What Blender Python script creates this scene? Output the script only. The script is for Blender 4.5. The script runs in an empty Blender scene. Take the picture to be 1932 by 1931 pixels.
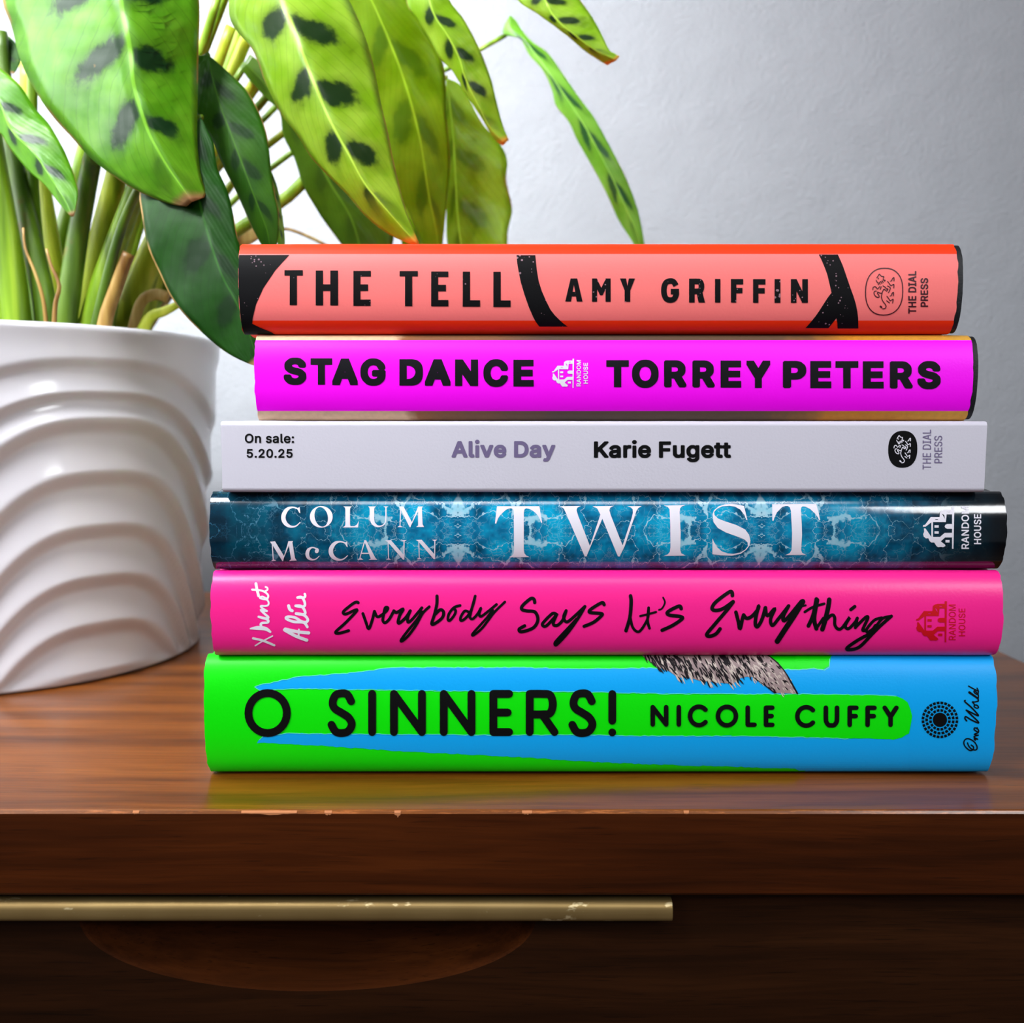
import bpy, bmesh, math, random
from mathutils import Vector, noise
from mathutils.geometry import tessellate_polygon

# ------------------------------------------------------------------ camera / world / lights
SC = bpy.context.scene
W_, H_, F_ = 1932.0, 1931.0, 1800.0          # frame and focal length in pixels
PITCH = math.radians(5.5)
CP, SP = math.cos(PITCH), math.sin(PITCH)
HC = 0.1134                                   # camera height above the table top

cam_d = bpy.data.cameras.new('camera')
cam = bpy.data.objects.new('camera', cam_d)
SC.collection.objects.link(cam)
cam.location = (0, 0, HC)
cam.rotation_euler = (math.pi / 2 - PITCH, 0, 0)
cam_d.sensor_width = 36.0
cam_d.lens = 36.0 * F_ / W_
cam_d.clip_start = 0.01
cam_d.dof.use_dof = True
cam_d.dof.focus_distance = 0.296
cam_d.dof.aperture_fstop = 13.0
SC.camera = cam

SC.view_settings.view_transform = 'Standard'
SC.view_settings.look = 'None'
SC.view_settings.exposure = 0.0
SC.view_settings.gamma = 1.0
SC.view_settings.use_curve_mapping = False

wd = bpy.data.worlds.new('world')
SC.world = wd
wd.use_nodes = True
bg = wd.node_tree.nodes['Background']
bg.inputs['Color'].default_value = (0.86, 0.90, 1.0, 1)
bg.inputs['Strength'].default_value = 0.12


def area(name, loc, target, sx, sy, power, col):
    d = bpy.data.lights.new(name, 'AREA')
    d.shape = 'RECTANGLE'
    d.size, d.size_y = sx, sy
    d.energy = power
    d.color = col
    o = bpy.data.objects.new(name, d)
    SC.collection.objects.link(o)
    o.location = loc
    o.rotation_euler = (Vector(target) - Vector(loc)).to_track_quat('-Z', 'Y').to_euler()
    return o


area('window_light_side', (-0.56, 0.40, 0.55), (0.25, 0.60, 0.25), 0.36, 0.6, 7.0, (0.95, 0.98, 1.0))
wl = area('wall_fill_light', (-0.50, 0.00, 0.95), (-0.22, 0.64, 0.38), 0.45, 0.45, 7.4, (0.95, 0.98, 1.0))  # added fill lamp, not a window: brightens the left of the wall
wl.data.spread = math.radians(56)
area('window_light_front', (-1.0, -0.55, 0.80), (0.0, 0.35, 0.10), 0.8, 0.9, 8.0, (0.97, 0.98, 1.0))
area('window_light_above', (0.10, -0.75, 1.35), (0.03, 0.30, 0.08), 1.1, 0.35, 7.5, (0.98, 0.98, 1.0))
area('window_light_right', (0.83, -0.78, 0.75), (0.06, 0.30, 0.10), 0.42, 0.34, 7.0, (0.96, 0.98, 1.0))


# ------------------------------------------------------------------ helpers
def ray(px, py):
    dx, dy = (px - W_ / 2) / F_, -(py - H_ / 2) / F_
    return Vector((dx, CP + dy * SP, dy * CP - SP))


def at(px, py, Y):
    """point of the place seen at that pixel, at distance Y along the floor"""
    r = ray(px, py)
    t = Y / r.y
    return Vector((r.x * t, Y, HC + r.z * t))


def lin(c):
    out = []
    for v in c[:3]:
        v = v / 255.0
        out.append(v / 12.92 if v <= 0.04045 else ((v + 0.055) / 1.055) ** 2.4)
    return tuple(out) + (1.0,)


def new_obj(name, me, parent=None):
    o = bpy.data.objects.new(name, me)
    SC.collection.objects.link(o)
    if parent:
        o.parent = parent
    return o


def from_bm(name, bm, mats, parent=None, smooth=False, loc=None):
    me = bpy.data.meshes.new(name)
    bm.to_mesh(me)
    bm.free()
    for m in (mats if isinstance(mats, (list, tuple)) else [mats]):
        me.materials.append(m)
    if smooth:
        for p in me.polygons:
            p.use_smooth = True
    o = new_obj(name, me, parent)
    if loc is not None:
        o.location = loc
    return o


def empty(name, loc):
    o = bpy.data.objects.new(name, None)
    o.empty_display_size = 0.02
    SC.collection.objects.link(o)
    o.location = loc
    return o


def tag(o, label, cat, group=None):
    o['label'] = label
    o['category'] = cat
    if group:
        o['group'] = group


def box_bm(bm, lo, hi):
    vs = [bm.verts.new((x, y, z)) for x in (lo[0], hi[0]) for y in (lo[1], hi[1]) for z in (lo[2], hi[2])]
    for f in ((0, 1, 3, 2), (4, 6, 7, 5), (0, 4, 5, 1), (2, 3, 7, 6), (0, 2, 6, 4), (1, 5, 7, 3)):
        bm.faces.new([vs[i] for i in f])


def catmull(pts, sub=6, closed=False):
    n = len(pts)
    if n < 3:
        return [tuple(p) for p in pts]
    out = []
    rng = n if closed else n - 1
    for i in range(rng):
        if closed:
            p0, p1, p2, p3 = (pts[(i + k - 1) % n] for k in range(4))
        else:
            p0 = pts[max(i - 1, 0)]
            p1, p2 = pts[i], pts[i + 1]
            p3 = pts[min(i + 2, n - 1)]
        for s in range(sub):
            t = s / sub
            out.append(tuple(0.5 * ((2 * b) + (-a + c) * t + (2 * a - 5 * b + 4 * c - d) * t * t +
                                    (-a + 3 * b - 3 * c + d) * t ** 3) for a, b, c, d in zip(p0, p1, p2, p3)))
    if not closed:
        out.append(tuple(pts[-1]))
    return out


def resample(pts, n, sub=6):
    pts = catmull(pts, sub)
    L = [0.0]
    for a, b in zip(pts, pts[1:]):
        L.append(L[-1] + math.dist(a, b))
    out, j = [], 0
    for i in range(n):
        s = L[-1] * i / (n - 1)
        while j < len(L) - 2 and L[j + 1] < s:
            j += 1
        d = L[j + 1] - L[j]
        t = 0 if d < 1e-12 else (s - L[j]) / d
        out.append(tuple(a + (b - a) * t for a, b in zip(pts[j], pts[j + 1])))
    return out


# ------------------------------------------------------------------ materials
class NT:
    def __init__(self, name):
        self.m = bpy.data.materials.new(name)
        self.m.use_nodes = True
        self.t = self.m.node_tree
        self.b = self.t.nodes['Principled BSDF']
        self.out = self.t.nodes['Material Output']

    def n(self, kind, **kw):
        nd = self.t.nodes.new('ShaderNode' + kind)
        for k, v in kw.items():
            setattr(nd, k, v)
        return nd

    def set(self, nd, sock, v):
        if hasattr(v, 'is_output') or isinstance(v, bpy.types.NodeSocket):
            self.t.links.new(v, nd.inputs[sock])
        else:
            nd.inputs[sock].default_value = v

    def math(self, op, a, b=0.0, c=None, clamp=False):
        nd = self.n('Math', operation=op, use_clamp=clamp)
        self.set(nd, 0, a)
        self.set(nd, 1, b)
        if c is not None:
            self.set(nd, 2, c)
        return nd.outputs[0]

    def mix(self, fac, a, b):
        nd = self.n('Mix', data_type='RGBA')
        self.set(nd, 'Factor', fac)
        self.set(nd, 6, a)
        self.set(nd, 7, b)
        return nd.outputs[2]

    def ramp(self, fac, stops, interp='LINEAR'):
        nd = self.n('ValToRGB')
        cr = nd.color_ramp
        cr.interpolation = interp
        while len(cr.elements) < len(stops):
            cr.elements.new(0.5)
        for e, (p, c) in zip(cr.elements, stops):
            e.position = p
            e.color = c
        self.set(nd, 0, fac)
        return nd.outputs[0]

    def smooth(self, v, lo, hi):
        nd = self.n('MapRange', interpolation_type='SMOOTHSTEP')
        self.set(nd, 0, v)
        nd.inputs[1].default_value = lo
        nd.inputs[2].default_value = hi
        return nd.outputs[0]

    def coord(self, which='Object'):
        return self.n('TexCoord').outputs[which]

    def xyz(self, v):
        nd = self.n('SeparateXYZ')
        self.set(nd, 0, v)
        return nd.outputs

    def mapping(self, v, scale=(1, 1, 1), loc=(0, 0, 0)):
        nd = self.n('Mapping')
        self.set(nd, 0, v)
        nd.inputs['Scale'].default_value = scale
        nd.inputs['Location'].default_value = loc
        return nd.outputs[0]

    def noise(self, v, scale, detail=3.0, rough=0.5, dist=0.0):
        nd = self.n('TexNoise')
        self.set(nd, 'Vector', v)
        nd.inputs['Scale'].default_value = scale
        nd.inputs['Detail'].default_value = detail
        nd.inputs['Roughness'].default_value = rough
        nd.inputs['Distortion'].default_value = dist
        return nd.outputs

    def bump(self, h, strength, dist=0.001):
        nd = self.n('Bump')
        self.set(nd, 'Height', h)
        nd.inputs['Strength'].default_value = strength
        nd.inputs['Distance'].default_value = dist
        self.t.links.new(nd.outputs[0], self.b.inputs['Normal'])

    def base(self, c):
        self.set(self.b, 'Base Color', c)

    def par(self, rough=0.5, spec=0.5, metal=0.0, coat=0.0, coat_rough=0.1):
        self.b.inputs['Roughness'].default_value = rough
        self.b.inputs['Specular IOR Level'].default_value = spec
        self.b.inputs['Metallic'].default_value = metal
        self.b.inputs['Coat Weight'].default_value = coat
        self.b.inputs['Coat Roughness'].default_value = coat_rough
        return self


def plain(name, c, rough=0.5, spec=0.5, bump=0.0, bscale=900, vary=0.05):
    k = NT(name).par(rough, spec)
    co = k.coord()
    nz = k.noise(co, bscale, 2.0)[0]
    big = k.noise(co, 40, 2.0)[0]
    c = lin(c)
    dark = tuple(v * (1 - vary) for v in c[:3]) + (1,)
    k.base(k.mix(big, dark, c))
    if bump:
        k.bump(nz, bump, 0.0003)
    return k.m


def speckled(name):
    """printed black ink with scattered pale specks"""
    k = NT(name).par(0.6, 0.14)
    co = k.coord()
    v = k.n('TexVoronoi')
    k.set(v, 'Vector', co)
    v.inputs['Scale'].default_value = 800
    m = k.noise(co, 90, 3)[0]
    sp = k.math('LESS_THAN', v.outputs['Distance'], k.math('MULTIPLY', k.smooth(m, 0.42, 0.72), 0.30))
    k.base(k.mix(k.math('MULTIPLY', sp, 0.55), lin((8, 8, 11)), lin((190, 150, 165))))
    return k.m


def wood(name, c_dark, c_mid, c_light, rough, grain=1.0, spec=0.5, wear_y=None, coat=0.0):
    k = NT(name).par(rough, spec, coat=coat, coat_rough=0.18)
    co = k.coord()
    warp = k.noise(k.mapping(co, (2, 10, 10)), 2.0, 3)[1]
    add = k.n('VectorMath', operation='MULTIPLY_ADD')
    k.set(add, 0, warp)
    add.inputs[1].default_value = (0.0, 0.02, 0.02)
    k.set(add, 2, co)
    big = k.noise(k.mapping(add.outputs[0], (3, 60, 60)), 1.6, 4, 0.6)[0]
    fine = k.noise(k.mapping(add.outputs[0], (14, 900, 900)), 1.0, 3, 0.6)[0]
    pores = k.noise(k.mapping(co, (60, 1600, 1600)), 1.0, 2, 0.5)[0]
    c = k.ramp(big, [(0.30, lin(c_dark)), (0.5, lin(c_mid)), (0.72, lin(c_light))])
    c = k.mix(k.math('MULTIPLY', k.smooth(fine, 0.40, 0.72), 0.45 * grain), c, lin(c_dark))
    c = k.mix(k.math('MULTIPLY', k.smooth(pores, 0.62, 0.72), 0.6 * grain), c, lin(tuple(v * 0.45 for v in c_dark)))
    if wear_y is not None:
        # rubbed varnish along the front arris: bare paler wood where the noise lets it
        xyz = k.xyz(co)
        near = k.math('MULTIPLY', k.smooth(xyz[1], wear_y + 0.0011, wear_y + 0.0004),
                      k.smooth(xyz[2], -0.0016, -0.0006))
        nz = k.noise(k.mapping(co, (120, 900, 900)), 1.0, 4, 0.7)[0]
        c = k.mix(k.math('MULTIPLY', near, k.smooth(nz, 0.48, 0.68)), c, lin((186, 108, 52)))
    k.base(c)
    k.bump(k.math('ADD', fine, k.math('MULTIPLY', pores, 0.6)), 0.10, 0.0004)
    return k.m


M = {}
M['white_paper'] = plain('white_paper', (238, 236, 240), 0.75, 0.3)
M['page_edge'] = plain('page_edge', (226, 214, 190), 0.9, 0.2)
M['black_ink'] = plain('black_ink', (7, 7, 9), 0.6, 0.12)
M['soft_black_ink'] = plain('soft_black_ink', (15, 13, 20), 0.6, 0.14)
M['ink_speckle'] = speckled('speckled_black_ink')
M['white_ink'] = plain('white_ink', (236, 232, 244), 0.5, 0.4)
M['case_black'] = plain('black_case_cloth', (16, 17, 22), 0.55, 0.4, 0.3, 1500)
M['case_grey'] = plain('grey_case_cloth', (70, 66, 90), 0.6, 0.4, 0.3, 1500)

# ------------------------------------------------------------------ setting
TABLE_FRONT = 0.2682
TABLE_BACK = 0.6225
TABLE_R = 0.2405
TABLE_L = -0.3640
WALL_Y = 0.640
FLOOR_Z = -0.62

k = NT('painted_wall').par(0.55, 0.35)
co = k.coord()
n1 = k.noise(co, 420, 3, 0.6)[0]
n2 = k.noise(co, 35, 3, 0.5)[0]
k.base(k.mix(n2, lin((121, 123, 128)), lin((128, 130, 135))))
k.bump(k.math('ADD', k.math('MULTIPLY', n1, 0.7), n2), 0.45, 0.002)
M['wall'] = k.m
bm = bmesh.new()
box_bm(bm, (-1.6, WALL_Y, FLOOR_Z - 0.05), (1.6, WALL_Y + 0.1, 1.7))
wall = from_bm('wall_back', bm, M['wall'])
wall['kind'] = 'structure'
bm = bmesh.new()
box_bm(bm, (-1.6, -1.6, FLOOR_Z - 0.05), (1.6, WALL_Y, FLOOR_Z))
M['floor'] = wood('floor_boards', (52, 34, 22), (78, 52, 34), (96, 66, 44), 0.5)
floor = from_bm('floor', bm, M['floor'])
floor['kind'] = 'structure'

# ------------------------------------------------------------------ nightstand
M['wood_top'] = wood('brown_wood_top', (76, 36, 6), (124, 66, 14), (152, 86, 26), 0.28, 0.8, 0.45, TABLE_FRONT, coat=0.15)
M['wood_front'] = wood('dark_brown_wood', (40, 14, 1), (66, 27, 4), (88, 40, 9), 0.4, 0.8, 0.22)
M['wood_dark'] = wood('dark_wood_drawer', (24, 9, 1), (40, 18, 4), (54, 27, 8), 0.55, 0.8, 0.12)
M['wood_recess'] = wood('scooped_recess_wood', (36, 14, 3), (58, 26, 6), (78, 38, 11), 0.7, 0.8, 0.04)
SLAB_BOT = at(966, 1693, TABLE_FRONT).z
table = empty('nightstand', (-0.06, 0.44, FLOOR_Z))
tag(table, 'brown wooden nightstand with a brass bar drawer handle, under the plant pot and book stack', 'nightstand')
TL = Vector(table.location)


def tpart(name, bm, mats, parent=None, smooth=False):
    o = from_bm(name, bm, mats, parent or table, smooth)
    if parent is None or parent is table:
        o.location = -TL
    return o


# table top: rounded arrises and rounded plan corners, built as rings
def rounded_plan(x0, x1, y0, y1, r, seg=8):
    pts = []
    for cx, cy, a0 in ((x1 - r, y0 + r, -90), (x1 - r, y1 - r, 0), (x0 + r, y1 - r, 90), (x0 + r, y0 + r, 180)):
        for i in range(seg + 1):
            a = math.radians(a0 + 90 * i / seg)
            pts.append((cx + r * math.cos(a), cy + r * math.sin(a)))
    return pts


bm = bmesh.new()
rings = []
bev = 0.0012
prof = [(bev, 0.0), (bev * 0.35, -bev * 0.18), (0.0, -bev * 0.8), (0.0, SLAB_BOT + bev), (bev * 0.4, SLAB_BOT + bev * 0.3), (bev, SLAB_BOT)]
for ins, z in prof:
    rings.append([bm.verts.new((x, y, z)) for x, y in
                  rounded_plan(TABLE_L + ins, TABLE_R - ins, TABLE_FRONT + ins, TABLE_BACK - ins, 0.006 - ins)])
nn = len(rings[0])
for a, b in zip(rings, rings[1:]):
    for i in range(nn):
        bm.faces.new((a[i], b[i], b[(i + 1) % nn], a[(i + 1) % nn]))
bm.faces.new(rings[0])
bm.faces.new(list(reversed(rings[-1])))
bm.normal_update()
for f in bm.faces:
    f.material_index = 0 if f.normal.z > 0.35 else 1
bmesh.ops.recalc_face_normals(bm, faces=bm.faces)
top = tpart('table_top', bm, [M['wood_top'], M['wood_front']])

# bare chips knocked out of the front edge: small irregular slivers of pale wood
M['bare_wood'] = plain('bare_chipped_wood', (196, 128, 84), 0.75, 0.2, 0.3, 700)
rnd = random.Random(4)
for xs, xe, yt, d in ((455, 560, 1527, 4), (612, 626, 1527, 5), (744, 756, 1530, 9), (985, 1004, 1529, 4), (1290, 1300, 1531, 3), (250, 262, 1528, 3)):
    bm = bmesh.new()
    n = 12
    up, dn = [], []
    for i in range(n + 1):
        x = xs + (xe - xs) * i / n
        e = math.sin(math.pi * (0.08 + 0.84 * i / n))
        p = at(x, 1533, TABLE_FRONT)
        px_ = (p.x)
        up.append((px_, TABLE_FRONT - 0.00006, -0.0006))
        dn.append((px_, TABLE_FRONT - 0.00006, -0.0007 - 0.00016 * d * e * rnd.uniform(0.35, 1.0)))
    vu = [bm.verts.new(v) for v in up]
    vd = [bm.verts.new(v) for v in dn]
    vt = [bm.verts.new((v[0], v[1] + 0.0005, -0.0001)) for v in up]
    for i in range(n):
        bm.faces.new((vu[i], vu[i + 1], vd[i + 1], vd[i]))
        bm.faces.new((vt[i], vt[i + 1], vu[i + 1], vu[i]))
    tpart('edge_chip', bm, M['bare_wood'])

# carcass
bm = bmesh.new()
FRONT_Y = TABLE_FRONT + 0.0065
box_bm(bm, (TABLE_L + 0.004, FRONT_Y + 0.022, FLOOR_Z + 0.22), (TABLE_R - 0.004, TABLE_BACK - 0.006, SLAB_BOT))
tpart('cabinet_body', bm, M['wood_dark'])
# legs
for sx in (TABLE_L + 0.035, TABLE_R - 0.035):
    for sy in (TABLE_FRONT + 0.05, TABLE_BACK - 0.05):
        bm = bmesh.new()
        for r0, z in ((0.010, FLOOR_Z), (0.017, FLOOR_Z + 0.22)):
            for i in range(16):
                a = 2 * math.pi * i / 16
                bm.verts.new((sx + r0 * math.cos(a), sy + r0 * math.sin(a), z))
        bm.verts.ensure_lookup_table()
        for i in range(16):
            j = (i + 1) % 16
            bm.faces.new((bm.verts[i], bm.verts[j], bm.verts[16 + j], bm.verts[16 + i]))
        bm.faces.new([bm.verts[i] for i in reversed(range(16))])
        bm.faces.new([bm.verts[16 + i] for i in range(16)])
        tpart('leg', bm, M['wood_dark'])

# drawer front with a scooped finger recess under the bar
bm = bmesh.new()
zt = SLAB_BOT - 0.0005
zb = zt - 0.15
chord_z = at(580, 1728, FRONT_Y).z
cx = at(580, 1742, FRONT_Y).x
hw = at(1003, 1742, FRONT_Y).x - cx
dep = chord_z - at(580, 1871, FRONT_Y).z
NA = 64


def arc(s, y):
    return [Vector((cx + s * hw * 1.02 * math.cos(math.pi + math.pi * i / NA),
                    y, chord_z + s * dep * math.copysign(abs(math.sin(math.pi + math.pi * i / NA)) ** 0.92, -1))) for i in range(NA + 1)]


outer = [Vector((TABLE_L + 0.004, FRONT_Y, zb)), Vector((TABLE_R - 0.004, FRONT_Y, zb)), Vector((TABLE_R - 0.004, FRONT_Y, zt)), Vector((TABLE_L + 0.004, FRONT_Y, zt))]
hole = arc(1.0, FRONT_Y)
allv = outer + hole
vs = [bm.verts.new(v) for v in allv]
for tri in tessellate_polygon([[Vector((v.x, v.z, 0)) for v in outer], [Vector((v.x, v.z, 0)) for v in hole]]):
    bm.faces.new([vs[i] for i in tri])
for f in bm.faces:
    if f.normal.y > 0:
        f.normal_flip()
prev = vs[4:]
for s, d in ((0.990, 0.0006), (0.972, 0.0040), (0.93, 0.0072), (0.85, 0.0112), (0.72, 0.0150), (0.55, 0.0180), (0.3, 0.0196)):
    cur = [bm.verts.new(v) for v in arc(s, FRONT_Y + d)]
    for i in range(NA):
        f = bm.faces.new((prev[i], prev[i + 1], cur[i + 1], cur[i]))
        f.smooth = d > 0.001
        f.material_index = 1
    prev = cur
bm.faces.new(prev).material_index = 1
# underside of the lip across the chord
# sides and bottom of the drawer front board
back = [bm.verts.new((v.x, FRONT_Y + 0.02, v.z)) for v in outer]
for i in range(4):
    j = (i + 1) % 4
    bm.faces.new((vs[i], back[i], back[j], vs[j]))
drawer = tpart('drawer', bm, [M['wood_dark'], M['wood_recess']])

# brass bar
k = NT('brushed_brass').par(0.5, 0.5, 0.7)
co = k.coord()
st = k.noise(k.mapping(co, (30, 900, 900)), 1.0, 3)[0]
blot = k.noise(co, 60, 3)[0]
wearm = k.noise(k.mapping(co, (80, 160, 160)), 1.0, 4, 0.65)[0]
c = k.mix(blot, lin((138, 112, 66)), lin((168, 142, 92)))
c = k.mix(k.smooth(wearm, 0.62, 0.68), c, lin((216, 196, 150)))
k.base(c)
k.bump(st, 0.12, 0.0004)
M['brass'] = k.m
bar_y = TABLE_FRONT + 0.0012
zt_, zb_ = at(600, 1703, bar_y).z, at(600, 1742.5, bar_y).z
rb = (zt_ - zb_) / 2
bz = (zt_ + zb_) / 2
bx1 = at(1269, 1722, bar_y).x
bx0 = 2 * cx - bx1
bm = bmesh.new()
NS = 32
rings = []
for x, r in ((bx0 + 0.0005, rb * 0.86), (bx0, rb * 0.97), (bx0 + 0.0003, rb), (bx1 - 0.0003, rb), (bx1, rb * 0.97), (bx1 + 0.0001, rb * 0.86)):
    ring = []
    for i in range(NS):
        a = 2 * math.pi * i / NS
        ca, sa = math.cos(a), math.sin(a)
        ring.append(bm.verts.new((x, bar_y + 0.8 * rb + r * math.copysign(abs(ca) ** 0.72, ca), bz + r * math.copysign(abs(sa) ** 0.72, sa))))
    rings.append(ring)
for a, b in zip(rings, rings[1:]):
    for i in range(NS):
        f = bm.faces.new((a[i], a[(i + 1) % NS], b[(i + 1) % NS], b[i]))
        f.smooth = True
bm.faces.new(rings[0])
bm.faces.new(list(reversed(rings[-1])))
bmesh.ops.recalc_face_normals(bm, faces=bm.faces)
h = from_bm('handle', bm, M['brass'], drawer)
h['label'] = 'scuffed brass bar handle'

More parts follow.
